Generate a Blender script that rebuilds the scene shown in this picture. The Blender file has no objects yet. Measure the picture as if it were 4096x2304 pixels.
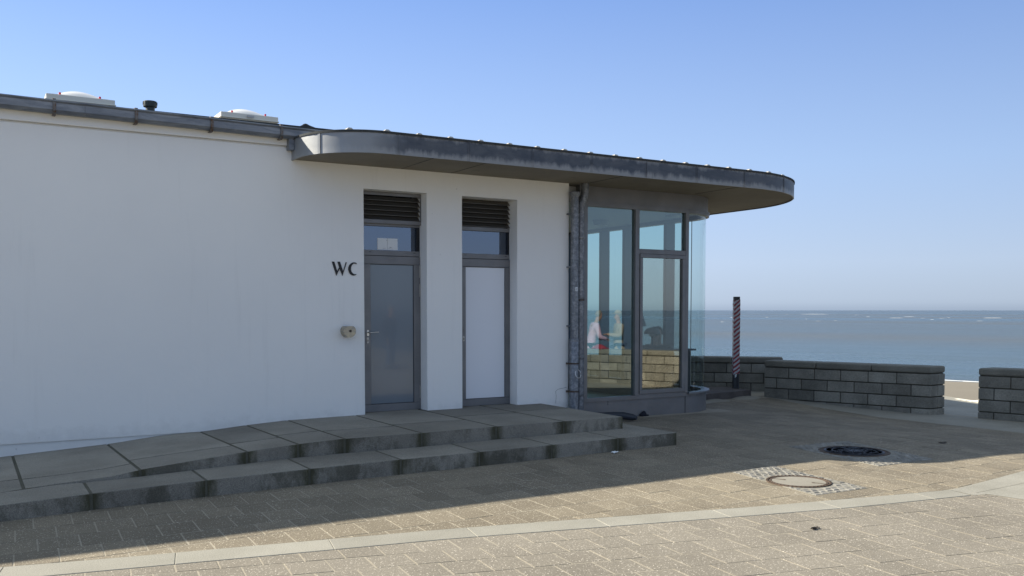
import bpy, bmesh, math, random
from mathutils import Vector, Matrix
from math import radians as R, sin, cos, pi
random.seed(7)
S = bpy.context.scene
COL = S.collection
# ---------------------------------------------------------------- camera
PIT = 0.047414; YAW = math.radians(59.2909-90)
cd = bpy.data.cameras.new('camera'); cam = bpy.data.objects.new('camera', cd); COL.objects.link(cam)
cam.location = (0, 0, 1.65); cam.rotation_euler = (pi/2-PIT, 0, YAW)
cd.sensor_width = 36; cd.lens = 36*3650/4096; cd.shift_y = (1414.2-1152)/4096
cd.clip_start = 0.1; cd.clip_end = 60000
S.camera = cam
S.render.resolution_x = 1024; S.render.resolution_y = 576
# ---------------------------------------------------------------- light
SUN = Vector((-1.31, 1.06, 1)).normalized()
w = bpy.data.worlds.new('World'); S.world = w; w.use_nodes = True
nt = w.node_tree; bg = nt.nodes['Background']
sky = nt.nodes.new('ShaderNodeTexSky'); sky.sky_type = 'NISHITA'; sky.sun_disc = False
sky.sun_elevation = math.asin(SUN.z); sky.sun_rotation = math.atan2(SUN.x, SUN.y)
sky.altitude = 0; sky.air_density = 1.0; sky.dust_density = 0.6; sky.ozone_density = 2.2
# clear spring sky with a pale lilac horizon, brighter towards the sun
def wn(t, **k):
    o = nt.nodes.new('ShaderNode'+t)
    for a, v in k.items(): setattr(o, a, v)
    return o
tc = wn('TexCoord'); sx_ = wn('SeparateXYZ'); nt.links.new(tc.outputs['Generated'], sx_.inputs[0])
rp = wn('ValToRGB'); el = rp.color_ramp.elements
for k_ in range(4): el.new(.5)
for e_, (p_, c_) in zip(el, ((0.0, (.285,.365,.50)), (.009, (.365,.455,.60)), (.05, (.405,.505,.685)), (.15, (.335,.475,.74)), (.32, (.185,.315,.645)), (.70, (.34,.405,.48)))): e_.position = p_; e_.color = (*c_, 1)
nt.links.new(sx_.outputs['Z'], rp.inputs[0])
dt = wn('VectorMath', operation='DOT_PRODUCT'); nt.links.new(tc.outputs['Generated'], dt.inputs[0]); h_ = Vector((SUN.x, SUN.y, 0)).normalized(); dt.inputs[1].default_value = h_
mxd = wn('Math', operation='MAXIMUM'); nt.links.new(dt.outputs['Value'], mxd.inputs[0]); mxd.inputs[1].default_value = -.4
mm_ = wn('Math', operation='MULTIPLY_ADD'); nt.links.new(mxd.outputs[0], mm_.inputs[0]); mm_.inputs[1].default_value = .34; mm_.inputs[2].default_value = .98
sc_ = wn('VectorMath', operation='SCALE'); nt.links.new(rp.outputs[0], sc_.inputs[0]); nt.links.new(mm_.outputs[0], sc_.inputs['Scale'])
s2_ = wn('VectorMath', operation='SCALE'); nt.links.new(sc_.outputs[0], s2_.inputs[0]); s2_.inputs['Scale'].default_value = 6.2
mx_ = wn('MixRGB'); mx_.inputs[0].default_value = .92; nt.links.new(sky.outputs[0], mx_.inputs[1]); nt.links.new(s2_.outputs[0], mx_.inputs[2])
nt.links.new(mx_.outputs[0], bg.inputs[0]); bg.inputs[1].default_value = 0.10
sl = bpy.data.lights.new('sun', 'SUN'); sl.energy = 5.0; sl.angle = R(0.5); sl.color = (1, .93, .80)
so = bpy.data.objects.new('sun', sl); COL.objects.link(so); so.location = (-20, 20, 20)
so.rotation_euler = SUN.to_track_quat('Z', 'Y').to_euler()
S.view_settings.view_transform = 'Standard'; S.view_settings.look = 'None'
S.view_settings.exposure = 1.1; S.view_settings.gamma = 1

# ---------------------------------------------------------------- materials
def mat(name, col=(.5,.5,.5), rough=.6, metal=0, spec=.5):
    m = bpy.data.materials.new(name); m.use_nodes = True
    p = m.node_tree.nodes['Principled BSDF']
    p.inputs['Base Color'].default_value = (*col, 1); p.inputs['Roughness'].default_value = rough
    p.inputs['Metallic'].default_value = metal; p.inputs['Specular IOR Level'].default_value = spec
    return m
class N:
    def __init__(s, m): s.t = m.node_tree; s.p = m.node_tree.nodes['Principled BSDF']; s.m = m
    def n(s, t, **k):
        o = s.t.nodes.new('ShaderNode'+t)
        for a, v in k.items(): setattr(o, a, v)
        return o
    def l(s, a, b): s.t.links.new(a, b)
    def co(s, scale=(1,1,1), kind='Object'):
        c = s.n('TexCoord'); mp = s.n('Mapping'); mp.inputs['Scale'].default_value = scale
        s.l(c.outputs[kind], mp.inputs[0]); return mp.outputs[0]
    def pos(s, scale=(1,1,1)):
        c = s.n('NewGeometry'); mp = s.n('Mapping'); mp.inputs['Scale'].default_value = scale
        s.l(c.outputs['Position'], mp.inputs[0]); return mp.outputs[0]
    def noise(s, v, sc, det=4, rough=.55, dist=0):
        o = s.n('TexNoise'); o.inputs['Scale'].default_value = sc; o.inputs['Detail'].default_value = det
        o.inputs['Roughness'].default_value = rough; o.inputs['Distortion'].default_value = dist; s.l(v, o.inputs['Vector']); return o.outputs['Fac']
    def ramp(s, f, *st):
        o = s.n('ValToRGB'); e = o.color_ramp.elements
        while len(e) < len(st): e.new(.5)
        for i, (p, c) in enumerate(st):
            e[i].position = p; e[i].color = (c, c, c, 1) if not isinstance(c, tuple) else (*c, 1)
        s.l(f, o.inputs[0]); return o.outputs[0]
    def mix(s, f, a, b, mode='MIX'):
        o = s.n('MixRGB', blend_type=mode)
        for i, v in enumerate((f, a, b)):
            if hasattr(v, 'links'): s.l(v, o.inputs[i])
            elif isinstance(v, tuple): o.inputs[i].default_value = (*v, 1)
            else: o.inputs[i].default_value = v if i == 0 else (v, v, v, 1)
        return o.outputs[0]
    def math(s, op, a, b=0.0, c=None):
        o = s.n('Math', operation=op)
        for i, v in enumerate((a, b) if c is None else (a, b, c)):
            if hasattr(v, 'links'): s.l(v, o.inputs[i])
            else: o.inputs[i].default_value = v
        return o.outputs[0]
    def attr(s, name): return s.n('Attribute', attribute_name=name).outputs['Fac']
    def bump(s, h, strength=.3, dist=.01):
        o = s.n('Bump'); o.inputs['Strength'].default_value = strength; o.inputs['Distance'].default_value = dist
        s.l(h, o.inputs['Height']); s.l(o.outputs[0], s.p.inputs['Normal'])
    def base(s, c): s.l(c, s.p.inputs['Base Color'])
    def rough(s, c): s.l(c, s.p.inputs['Roughness'])

def stone_mat(name, c0, c1, speck=(.8, 1.25), sc=140, rough=.85, tint=.25, bump=.35, patch=1.2, light=None):
    m = mat(name, c0, rough, spec=.3); n = N(m); v = n.pos()
    f = n.noise(v, patch, 5, .6)
    c = n.mix(n.ramp(f, (.3, 0.), (.7, 1.)), c0, c1)
    g = n.noise(v, sc, 2, .7)
    c = n.mix(1, c, n.ramp(g, (.3, speck[0]), (.5, 1.0), (.72, speck[1])), 'MULTIPLY')
    if light:
        h = n.noise(v, sc*.55, 1, .5); c = n.mix(n.ramp(h, (.66, 0.), (.70, 1.)), c, light)
    a = n.attr('tint'); k = n.math('MULTIPLY_ADD', a, tint*2, 1-tint)
    cc = n.n('CombineColor'); [n.l(k, cc.inputs[i]) for i in range(3)]
    c = n.mix(1, c, cc.outputs[0], 'MULTIPLY'); n.base(c)
    n.bump(n.math('ADD', n.math('MULTIPLY', g, .5), n.noise(v, sc*.2, 3)), bump, .004)
    return m

def plaster_mat():
    m = mat('white_plaster', (.62,.62,.61), .9, spec=.2); n = N(m); v = n.pos()
    a = n.noise(v, .7, 4, .6)
    c = n.mix(n.ramp(a, (.3, 0.), (.75, 1.)), (.86,.845,.80), (.82,.808,.77))
    st = n.noise(n.pos((6, 6, .35)), 1.4, 4, .65)
    c = n.mix(n.math('MULTIPLY', n.ramp(st, (.58, 0.), (.8, 1.)), .12), c, (.42,.41,.38))
    sp = n.noise(v, 9, 2, .5); c = n.mix(n.math('MULTIPLY', n.ramp(sp, (.76, 0.), (.79, 1.)), .35), c, (.33,.31,.28))
    # splash dirt near the ground
    sx = n.n('SeparateXYZ'); n.l(v, sx.inputs[0])
    dz = n.ramp(n.math('ADD', sx.outputs['Z'], n.math('MULTIPLY', n.noise(v, 5, 4, .7), .5)), (.48, 1.), (.62, 0.))
    c = n.mix(n.math('MULTIPLY', dz, .16), c, (.36,.35,.31))
    n.base(c)
    n.bump(n.math('ADD', n.noise(v, 260, 2), n.math('MULTIPLY', n.noise(v, 14, 3), 2.2)), .35, .004)
    return m

def zinc_mat():
    m = mat('weathered_zinc', (.2,.22,.25), .42, .35); n = N(m); v = n.pos()
    a = n.noise(n.pos((1.2, 1.2, 3)), 2.2, 6, .65, .5)
    c = n.mix(n.ramp(a, (.38, 0.), (.62, 1.)), (.058,.064,.076), (.098,.105,.118))
    b = n.noise(n.pos((2.2, 2.2, 7)), 1.6, 5, .6, .8)
    at = n.attr('edge')
    lo = n.math('ADD', n.ramp(b, (.5, 0.), (.72, 1.)), n.math('MULTIPLY', at, 0.0))
    sx = n.n('SeparateXYZ'); n.l(v, sx.inputs[0])
    zz = n.math('ABSOLUTE', n.math('SUBTRACT', sx.outputs['Z'], 3.63))
    edge = n.ramp(n.math('ADD', zz, n.math('MULTIPLY', n.noise(n.pos((3,3,1)), 2.4, 5, .65), .22)), (.165, 0.), (.225, 1.))
    c = n.mix(n.math('MULTIPLY', edge, .8), c, (.30,.295,.285))
    dr = n.noise(n.pos((9, 9, .6)), 2.5, 4, .6)
    c = n.mix(n.math('MULTIPLY', n.ramp(dr, (.6, 0.), (.75, 1.)), .3), c, (.10,.105,.12))
    c = n.mix(n.ramp(n.math('MULTIPLY', n.math('ADD', sx.outputs['X'], n.math('MULTIPLY', a, .5)), .1), (.43, .75), (.475, 0.)), c, (.30,.31,.315))
    n.base(c); n.rough(n.ramp(a, (.3, .38), (.7, .6)))
    n.bump(n.noise(v, 6, 3), .12, .01)
    return m

def frame_mat():
    m = mat('grey_bronze_aluminium', (.13,.13,.13), .42, .35); n = N(m); v = n.pos()
    a = n.noise(v, 3, 4, .6)
    n.base(n.mix(n.ramp(a, (.3, 0.), (.7, 1.)), (.17,.168,.168), (.215,.21,.207)))
    n.rough(n.ramp(n.noise(v, 8, 4), (.3, .36), (.7, .55)))
    return m

def concrete_mat(name, a, b, sc=1.5, rough=.85, stain=(.1,.095,.08), amt=.6, bump=.25):
    m = mat(name, a, rough, spec=.3); n = N(m); v = n.pos()
    f = n.noise(v, sc, 6, .65); c = n.mix(n.ramp(f, (.3, 0.), (.7, 1.)), a, b)
    s = n.noise(n.pos((.6, 2.5, 1)), 2.6, 5, .7, 1.2)
    c = n.mix(n.math('MULTIPLY', n.ramp(s, (.6, 0.), (.72, 1.)), amt), c, stain)
    g = n.noise(v, 120, 2, .7); c = n.mix(1, c, n.ramp(g, (.3, .86), (.7, 1.14)), 'MULTIPLY')
    n.base(c); n.bump(n.math('ADD', n.noise(v, 60, 3), n.noise(v, 8, 3)), bump, .004)
    return m

def riser_granite():
    """granite of the steps: speckled, moss and water stains run down the riser from its joints"""
    m = mat('stained_granite', (.2,.2,.2), .85, spec=.3); n = N(m); v = n.pos()
    g = n.noise(v, 130, 2, .75); f = n.noise(v, 1.3, 5, .6)
    c = n.mix(n.ramp(f, (.3, 0.), (.7, 1.)), (.19,.175,.145), (.285,.265,.22))
    c = n.mix(1, c, n.ramp(g, (.28, .55), (.5, 1.), (.72, 1.5)), 'MULTIPLY')
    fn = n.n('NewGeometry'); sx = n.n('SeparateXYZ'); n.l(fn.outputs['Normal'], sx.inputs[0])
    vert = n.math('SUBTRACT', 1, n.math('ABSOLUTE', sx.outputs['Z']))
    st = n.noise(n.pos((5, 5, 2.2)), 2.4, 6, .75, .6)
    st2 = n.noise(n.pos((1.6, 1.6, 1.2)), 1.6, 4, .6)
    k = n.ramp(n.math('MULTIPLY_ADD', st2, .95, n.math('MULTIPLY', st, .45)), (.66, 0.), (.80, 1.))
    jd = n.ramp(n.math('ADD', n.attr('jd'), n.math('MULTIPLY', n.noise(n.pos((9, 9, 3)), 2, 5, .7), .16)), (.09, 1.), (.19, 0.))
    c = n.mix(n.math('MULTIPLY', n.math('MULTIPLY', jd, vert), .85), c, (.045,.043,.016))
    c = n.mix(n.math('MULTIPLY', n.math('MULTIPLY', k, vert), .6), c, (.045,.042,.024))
    a = n.attr('tint'); kk = n.math('MULTIPLY_ADD', a, .3, .85)
    cc = n.n('CombineColor'); [n.l(kk, cc.inputs[i]) for i in range(3)]
    c = n.mix(1, c, cc.outputs[0], 'MULTIPLY')
    n.base(c); n.bump(n.math('ADD', g, n.noise(v, 30, 3)), .5, .004)
    return m

def glass_mat(name, tint, refl, gcol=(1,1,1), rough=0.0):
    m = bpy.data.materials.new(name); m.use_nodes = True; t = m.node_tree; t.nodes.clear()
    o = t.nodes.new('ShaderNodeOutputMaterial'); tr = t.nodes.new('ShaderNodeBsdfTransparent'); gl = t.nodes.new('ShaderNodeBsdfGlossy')
    tr.inputs[0].default_value = (*tint, 1); gl.inputs[0].default_value = (*gcol, 1); gl.inputs['Roughness'].default_value = rough
    lw0 = t.nodes.new('ShaderNodeLayerWeight'); lw0.inputs[0].default_value = .5; lw = t.nodes.new('ShaderNodeMath'); lw.operation = 'POWER'; t.links.new(lw0.outputs['Facing'], lw.inputs[0]); lw.inputs[1].default_value = 4.5
    ma = t.nodes.new('ShaderNodeMath'); ma.operation = 'MULTIPLY_ADD'; ma.inputs[1].default_value = .7; ma.inputs[2].default_value = refl
    ma.use_clamp = True
    t.links.new(lw.outputs[0], ma.inputs[0])
    mx = t.nodes.new('ShaderNodeMixShader'); t.links.new(ma.outputs[0], mx.inputs[0]); t.links.new(tr.outputs[0], mx.inputs[1]); t.links.new(gl.outputs[0], mx.inputs[2])
    t.links.new(mx.outputs[0], o.inputs[0]); return m

def sea_mat():
    m = mat('sea_water', (.05,.08,.09), .25, spec=.5); n = N(m)
    p = n.n('NewGeometry'); mp = n.n('Mapping', vector_type='TEXTURE'); mp.inputs['Rotation'].default_value = (0, 0, R(109)); n.l(p.outputs['Position'], mp.inputs[0])
    def mpd(s):
        q = n.n('Mapping'); q.inputs['Scale'].default_value = s; n.l(mp.outputs[0], q.inputs[0]); return q.outputs[0]
    big = n.noise(mpd((.0012, .006, 1)), 1, 4, .55)
    c = n.mix(n.ramp(big, (.38, 0.), (.62, 1.)), (.045,.08,.10), (.085,.095,.095))
    n.base(c)
    w1 = n.noise(mpd((.10, .45, 1)), 1, 6, .7)
    w2 = n.noise(mpd((.7, 1.8, 1)), 1, 4, .6)
    w3 = n.noise(mpd((.012, .05, 1)), 1, 5, .6)
    h = n.math('ADD', n.math('MULTIPLY', w1, 1.0), n.math('ADD', n.math('MULTIPLY', w2, .6), n.math('MULTIPLY', w3, 5.0)))
    n.bump(h, .55, 1.0)
    n.rough(n.ramp(big, (.3, .22), (.7, .42)))
    return m

M = {}
M['plaster'] = plaster_mat(); M['zinc'] = zinc_mat(); M['frame'] = frame_mat()
m = mat('gutter_zinc', (.2,.21,.23), .45, .45); n = N(m); v = n.pos((1,1,5))
n.base(n.mix(n.ramp(n.noise(v, 3, 6, .65, .6), (.38, 0.), (.62, 1.)), (.15,.165,.19), (.26,.275,.295))); M['gutter'] = m
M['frame_dark'] = mat('dark_mullion', (.045,.07,.11), .5)
M['infill'] = concrete_mat('infill_concrete', (.22,.203,.165), (.27,.25,.21), 4, .9, amt=.2)
M['soffit'] = concrete_mat('soffit_concrete', (.205,.182,.145), (.275,.248,.195), 1.0)
M['paver'] = stone_mat('tan_paver', (.163,.137,.099), (.217,.186,.135), (.70, 1.3), 150, .9, .12, .4, .9, (.55,.5,.4))
M['paver_pink'] = stone_mat('brown_paver', (.178,.158,.126), (.228,.204,.165), (.70, 1.3), 150, .9, .07, .4, .8, (.55,.5,.42))
M['mortar'] = concrete_mat('sand_joint', (.27,.24,.185), (.34,.305,.24), 5, .95, amt=.1)
M['kerb'] = stone_mat('pale_granite_strip', (.24,.228,.19), (.31,.295,.25), (.70, 1.28), 120, .85, .06, .35, 1.5)
M['concrete'] = concrete_mat('pale_concrete', (.25,.24,.21), (.33,.315,.275), 1.0, .9, (.25,.24,.22), .35)
M['slab'] = riser_granite()
M['moss'] = concrete_mat('mossy_joint', (.075,.073,.052), (.115,.108,.082), 6, .95, amt=.2)
M['block'] = stone_mat('grey_concrete_block', (.165,.155,.127), (.275,.26,.215), (.60, 1.4), 85, .9, .24, .6, 3.2)
M['coping'] = stone_mat('coping_stone', (.145,.138,.11), (.225,.213,.175), (.75, 1.25), 90, .9, .12, .5, 2.0)
M['bed'] = concrete_mat('dark_mortar', (.05,.047,.036), (.085,.078,.06), 5, .95)
M['cobble'] = stone_mat('grey_cobblestone', (.165,.158,.142), (.25,.237,.208), (.7, 1.25), 60, .8, .2, .5, 3)
M['cobble_bed'] = concrete_mat('cobble_bed', (.20,.188,.155), (.265,.25,.208), 6, .95)
M['iron'] = mat('cast_iron', (.035,.033,.035), .5, .5)
M['rust'] = concrete_mat('rusty_iron', (.06,.042,.03), (.10,.07,.05), 20, .8, amt=.3)
M['black'] = mat('black_paint', (.006,.006,.007), .5)
M['dark'] = mat('dark_interior', (.05,.052,.055), .8)
M['steel'] = mat('brushed_steel', (.62,.60,.56), .3, .95)
M['pale_metal'] = mat('pale_metal', (.42,.40,.37), .42, .8)
M['white_panel'] = mat('white_panel', (.79,.80,.82), .35, spec=.4)
M['paper'] = mat('paper', (.75,.77,.76), .8)
M['ink'] = mat('ink', (.2,.2,.22), .8)
M['skylight'] = mat('skylight_plastic', (.72,.69,.60), .45)
M['dome'] = mat('dome_acrylic', (.80,.78,.74), .25)
M['red'] = mat('red_plastic', (.55,.02,.03), .5)
M['vent'] = mat('vent_plastic', (.035,.045,.04), .55)
M['felt'] = concrete_mat('roof_felt', (.03,.033,.036), (.05,.055,.055), 8, .9)
M['wood'] = concrete_mat('dark_deck_wood', (.075,.065,.06), (.12,.105,.095), 4, .85, amt=.5)
M['post'] = mat('dark_post', (.03,.034,.036), .6)
M['sand'] = stone_mat('beach_sand', (.165,.145,.11), (.215,.19,.147), (.9, 1.1), 30, .95, 0, .3, .03)
M['sandpile'] = concrete_mat('blown_sand', (.22,.205,.17), (.30,.28,.23), 6, .95)
M['seam'] = mat('seam_lead', (.42,.39,.33), .7)
M['bird'] = mat('black_feather', (.008,.008,.01), .45)
m = mat('bracket_zinc', (.16,.15,.14), .6, .5); n = N(m); n.base(n.mix(n.ramp(n.noise(n.pos((20,20,9)), 2, 4), (.45, 0.), (.6, 1.)), (.17,.165,.16), (.12,.065,.035))); M['rustbracket'] = m
M['ceil'] = mat('cafe_ceiling', (.5,.5,.48), .8)
M['floor'] = mat('cafe_floor', (.42,.41,.33), .5)
M['sea'] = sea_mat()
M['foam'] = mat('sea_foam', (.6,.6,.59), .9)
M['white_rock'] = concrete_mat('pale_kerbstone', (.62,.58,.48), (.74,.7,.6), 8, .9, amt=.1)
M['glass_a'] = glass_mat('teal_glass', (.50,.67,.63), .18, (.84,.95,.94))
M['glass_b'] = glass_mat('clear_glass', (.62,.70,.68), .19, (1.0,.95,.88))
M['glass_c'] = glass_mat('curved_glass', (.84,.92,.91), .06)
M['glass_d'] = glass_mat('side_glass', (.88,.96,.94), .02)
M['transom'] = glass_mat('transom_glass', (.35,.38,.42), .20, (.72,.82,1.0), .01)
m = mat('frosted_door_glass', (.17,.20,.225), .12, spec=.6); m.node_tree.nodes['Principled BSDF'].inputs['Coat Weight'].default_value = .5; m.node_tree.nodes['Principled BSDF'].inputs['Coat Roughness'].default_value = .02; M['door_glass'] = m
m = mat('zinc_pipe', (.21,.225,.24), .5, .6); n = N(m); v = n.pos()
c = n.mix(n.ramp(n.noise(v, 22, 5, .75), (.42, 0.), (.62, 1.)), (.15,.16,.175), (.30,.31,.32))
n.base(n.mix(n.math('MULTIPLY', n.ramp(n.noise(n.pos((8,8,1)), 2, 4), (.5, 0.), (.7, 1.)), .6), c, (.10,.105,.12))); M['pipe'] = m
m = mat('red_white_tape', (.5,.5,.5), .4); n = N(m); sx = n.n('SeparateXYZ'); n.l(n.co(), sx.inputs[0])
# slanted wraps of barrier tape: red and white blocks change every wrap
u = n.math('ADD', n.math('MULTIPLY', sx.outputs['Z'], 11.5), n.math('MULTIPLY', sx.outputs['X'], -11)); wob = n.noise(n.co(), 9, 2)
fr = n.math('FRACT', n.math('ADD', u, n.math('MULTIPLY', wob, .5)))
n.base(n.mix(n.ramp(fr, (.50, 0.), (.53, 1.)), (.21,.006,.018), (.40,.41,.42))); M['tape'] = m
def cloth(name, col, rough=.85):
    m = mat(name, col, rough, spec=.2); n = N(m)
    n.bump(n.noise(n.co(), 25, 4), .4, .01); return m
M['skin'] = mat('skin', (.34,.19,.13), .6)
M['hair_dark'] = mat('dark_hair', (.02,.015,.012), .6); M['hair_grey'] = mat('grey_hair', (.20,.175,.14), .6)
M['c_pink'] = cloth('pink_cloth', (.55,.38,.48)); M['c_beige'] = cloth('beige_cloth', (.30,.255,.195)); M['c_dark'] = cloth('dark_cloth', (.02,.022,.03))
M['c_jeans'] = cloth('denim', (.10,.14,.22)); M['c_red'] = cloth('red_cloth', (.30,.035,.05)); M['c_purple'] = cloth('purple_cloth', (.10,.04,.16))
M['lampshade'] = mat('lamp_shade_grey', (.12,.12,.125), .5)
M['rubber'] = mat('dark_rubber', (.03,.035,.045), .5)

# ---------------------------------------------------------------- mesh helpers
class MB:
    def __init__(s): s.v = []; s.f = []; s.t = []; s.mi = []; s.jd = {}
    def add(s, vs, fs, tint=None, mi=0):
        o = len(s.v); s.v += [tuple(v) for v in vs]; t = random.random() if tint is None else tint
        for f in fs: s.f.append(tuple(i+o for i in f)); s.t.append(t); s.mi.append(mi)
    def box(s, a, b, tint=None, mi=0, mtx=None):
        x0,y0,z0 = a; x1,y1,z1 = b
        vs = [Vector(p) for p in ((x0,y0,z0),(x1,y0,z0),(x1,y1,z0),(x0,y1,z0),(x0,y0,z1),(x1,y0,z1),(x1,y1,z1),(x0,y1,z1))]
        if mtx is not None: vs = [mtx@v for v in vs]
        s.add(vs, [(0,3,2,1),(4,5,6,7),(0,1,5,4),(1,2,6,5),(2,3,7,6),(3,0,4,7)], tint, mi); return s
    def prism(s, pts, z0, z1, tint=None, mi=0, mtx=None, cap=True):
        """pts: xy outline counter-clockwise, extruded z0..z1 (z may be a function of x,y)"""
        n = len(pts); g0 = z0 if callable(z0) else (lambda x, y: z0); g1 = z1 if callable(z1) else (lambda x, y: z1)
        vs = [Vector((x, y, g0(x, y))) for x, y in pts]+[Vector((x, y, g1(x, y))) for x, y in pts]
        if mtx is not None: vs = [mtx@v for v in vs]
        fs = [(i, (i+1)%n, n+(i+1)%n, n+i) for i in range(n)]
        if cap: fs += [tuple(range(n-1,-1,-1)), tuple(range(n, 2*n))]
        s.add(vs, fs, tint, mi); return s
    def lathe(s, prof, c=(0,0,0), seg=24, mtx=None, tint=.5, mi=0, a0=0, a1=2*pi):
        full = abs(a1-a0-2*pi) < 1e-6; k = seg if full else seg+1; vs = []; fs = []
        for r, z in prof:
            for i in range(k):
                a = a0+(a1-a0)*i/seg; vs.append(Vector((r*cos(a), r*sin(a), z)))
        for j in range(len(prof)-1):
            for i in range(seg):
                i2 = (i+1) % k; fs.append((j*k+i, j*k+i2, (j+1)*k+i2, (j+1)*k+i))
        if full:
            if prof[0][0] > 1e-4: fs.append(tuple(range(k-1,-1,-1)))
            if prof[-1][0] > 1e-4: fs.append(tuple(range((len(prof)-1)*k, len(prof)*k)))
        T = Matrix.Translation(c) if mtx is None else mtx
        s.add([T@v for v in vs], fs, tint, mi); return s
    def tube(s, pts, r, seg=12, tint=.5, mi=0):
        pts = [Vector(p) for p in pts]; vs = []; fs = []; n = len(pts)
        rr = r if isinstance(r, (list, tuple)) else [r]*n
        for i, p in enumerate(pts):
            d = (pts[min(i+1, n-1)]-pts[max(i-1, 0)]).normalized()
            u = d.orthogonal().normalized() if i == 0 else (u-d*u.dot(d)).normalized(); q = d.cross(u)
            for k in range(seg):
                a = 2*pi*k/seg; vs.append(p+(u*cos(a)+q*sin(a))*rr[i])
        for i in range(n-1):
            for k in range(seg): fs.append((i*seg+k, i*seg+(k+1)%seg, (i+1)*seg+(k+1)%seg, (i+1)*seg+k))
        fs += [tuple(range(seg-1,-1,-1)), tuple(range((n-1)*seg, n*seg))]
        s.add(vs, fs, tint, mi); return s
    def build(s, name, m, parent=None, bevel=0, smooth=False, seg=1):
        me = bpy.data.meshes.new(name); me.from_pydata(s.v, [], s.f); me.update()
        at = me.attributes.new('tint', 'FLOAT', 'FACE'); at.data.foreach_set('value', s.t)
        me.polygons.foreach_set('material_index', s.mi)
        if s.jd:
            ja_ = me.attributes.new('jd', 'FLOAT', 'POINT'); ja_.data.foreach_set('value', [s.jd.get(i, 1.0) for i in range(len(s.v))])
        for mm in (m if isinstance(m, list) else [m]): me.materials.append(mm)
        bm = bmesh.new(); bm.from_mesh(me); bmesh.ops.recalc_face_normals(bm, faces=bm.faces); bm.to_mesh(me); bm.free()
        o = bpy.data.objects.new(name, me); COL.objects.link(o)
        if parent is not None: o.parent = parent; o.matrix_parent_inverse = Matrix.Translation(-parent.location)
        if smooth: me.shade_smooth(); 
        if smooth == 'auto':
            ed = me.attributes.new('sharp_edge', 'BOOLEAN', 'EDGE')
            bm = bmesh.new(); bm.from_mesh(me)
            ed.data.foreach_set('value', [(len(e.link_faces) == 2 and e.calc_face_angle(0) > R(38)) for e in bm.edges]); bm.free()
        if bevel:
            b = o.modifiers.new('bevel', 'BEVEL'); b.width = bevel; b.segments = seg; b.limit_method = 'ANGLE'; b.angle_limit = R(35)
        return o
def thing(name, label, cat, loc=(0,0,0), group=None):
    o = bpy.data.objects.new(name, None); COL.objects.link(o); o.location = loc; o.empty_display_size = .2
    o['label'] = label; o['category'] = cat
    if group: o['group'] = group
    return o
def tag(o, label, cat, group=None, kind=None):
    if label: o['label'] = label
    if cat: o['category'] = cat
    if group: o['group'] = group
    if kind: o['kind'] = kind
    return o
def struct(o): o['kind'] = 'structure'; return o
def copy_tree(o, parent=None, loc=None):
    c = o.copy(); COL.objects.link(c)
    if parent is not None: c.parent = parent
    if loc is not None: c.location = loc
    for ch in list(o.children): copy_tree(ch, c)
    return c
def arc(cx, cy, r, a0, a1, n):
    return [(cx+r*cos(R(a0+(a1-a0)*i/n)), cy+r*sin(R(a0+(a1-a0)*i/n))) for i in range(n+1)]
def clip(poly, a, b):
    """keep the part of poly left of the line a->b"""
    out = []; n = len(poly); d = lambda p: (b[0]-a[0])*(p[1]-a[1])-(b[1]-a[1])*(p[0]-a[0])
    for i in range(n):
        p, q = poly[i], poly[(i+1)%n]; dp, dq = d(p), d(q)
        if dp >= 0: out.append(p)
        if (dp >= 0) != (dq >= 0):
            t = dp/(dp-dq); out.append((p[0]+(q[0]-p[0])*t, p[1]+(q[1]-p[1])*t))
    return out
def area(p): return abs(sum(p[i][0]*p[(i+1)%len(p)][1]-p[(i+1)%len(p)][0]*p[i][1] for i in range(len(p))))/2 if len(p) > 2 else 0
def ss(t): t = max(0, min(1, t)); return t*t*(3-2*t)
def G(x, y):
    """height of the plaza: level by the building, falling gently to the sea wall"""
    return -.135*ss((x-9.6)/4.4)*ss((13.1-y)/3.4)-.165*ss((x-14)/3)

# ================================================================ SETTING
# terrain sheets
def grid_sheet(name, x0, x1, y0, y1, n, m, zf, mt):
    b = MB(); vs = []; fs = []
    for j in range(m+1):
        for i in range(n+1):
            x = x0+(x1-x0)*i/n; y = y0+(y1-y0)*j/m; vs.append((x, y, zf(x, y)))
    for j in range(m):
        for i in range(n): a = j*(n+1)+i; fs.append((a, a+1, a+n+2, a+n+1))
    b.add(vs, fs, .5); return b.build(name, mt)
gx = [-60, -30, -15, -8, -4, 0, 4, 8]+[9+.25*i for i in range(34)]+[17.5, 18.05]; gy = [-60, -30, -15, -6, 0, 3]+[5+.25*i for i in range(40)]+[16, 18, 22, 30, 40]
b = MB(); b.add([(x, y, G(x, y)-.0048) for y in gy for x in gx], [(j_*len(gx)+i_, j_*len(gx)+i_+1, (j_+1)*len(gx)+i_+1, (j_+1)*len(gx)+i_) for j_ in range(len(gy)-1) for i_ in range(len(gx)-1)], .5)
struct(b.build('ground', M['mortar']))
b = MB(); b.box((18.0, -60, -3.4), (18.06, 40, -.306)); struct(b.build('promenade_edge', M['concrete']))
b = MB()
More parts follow.
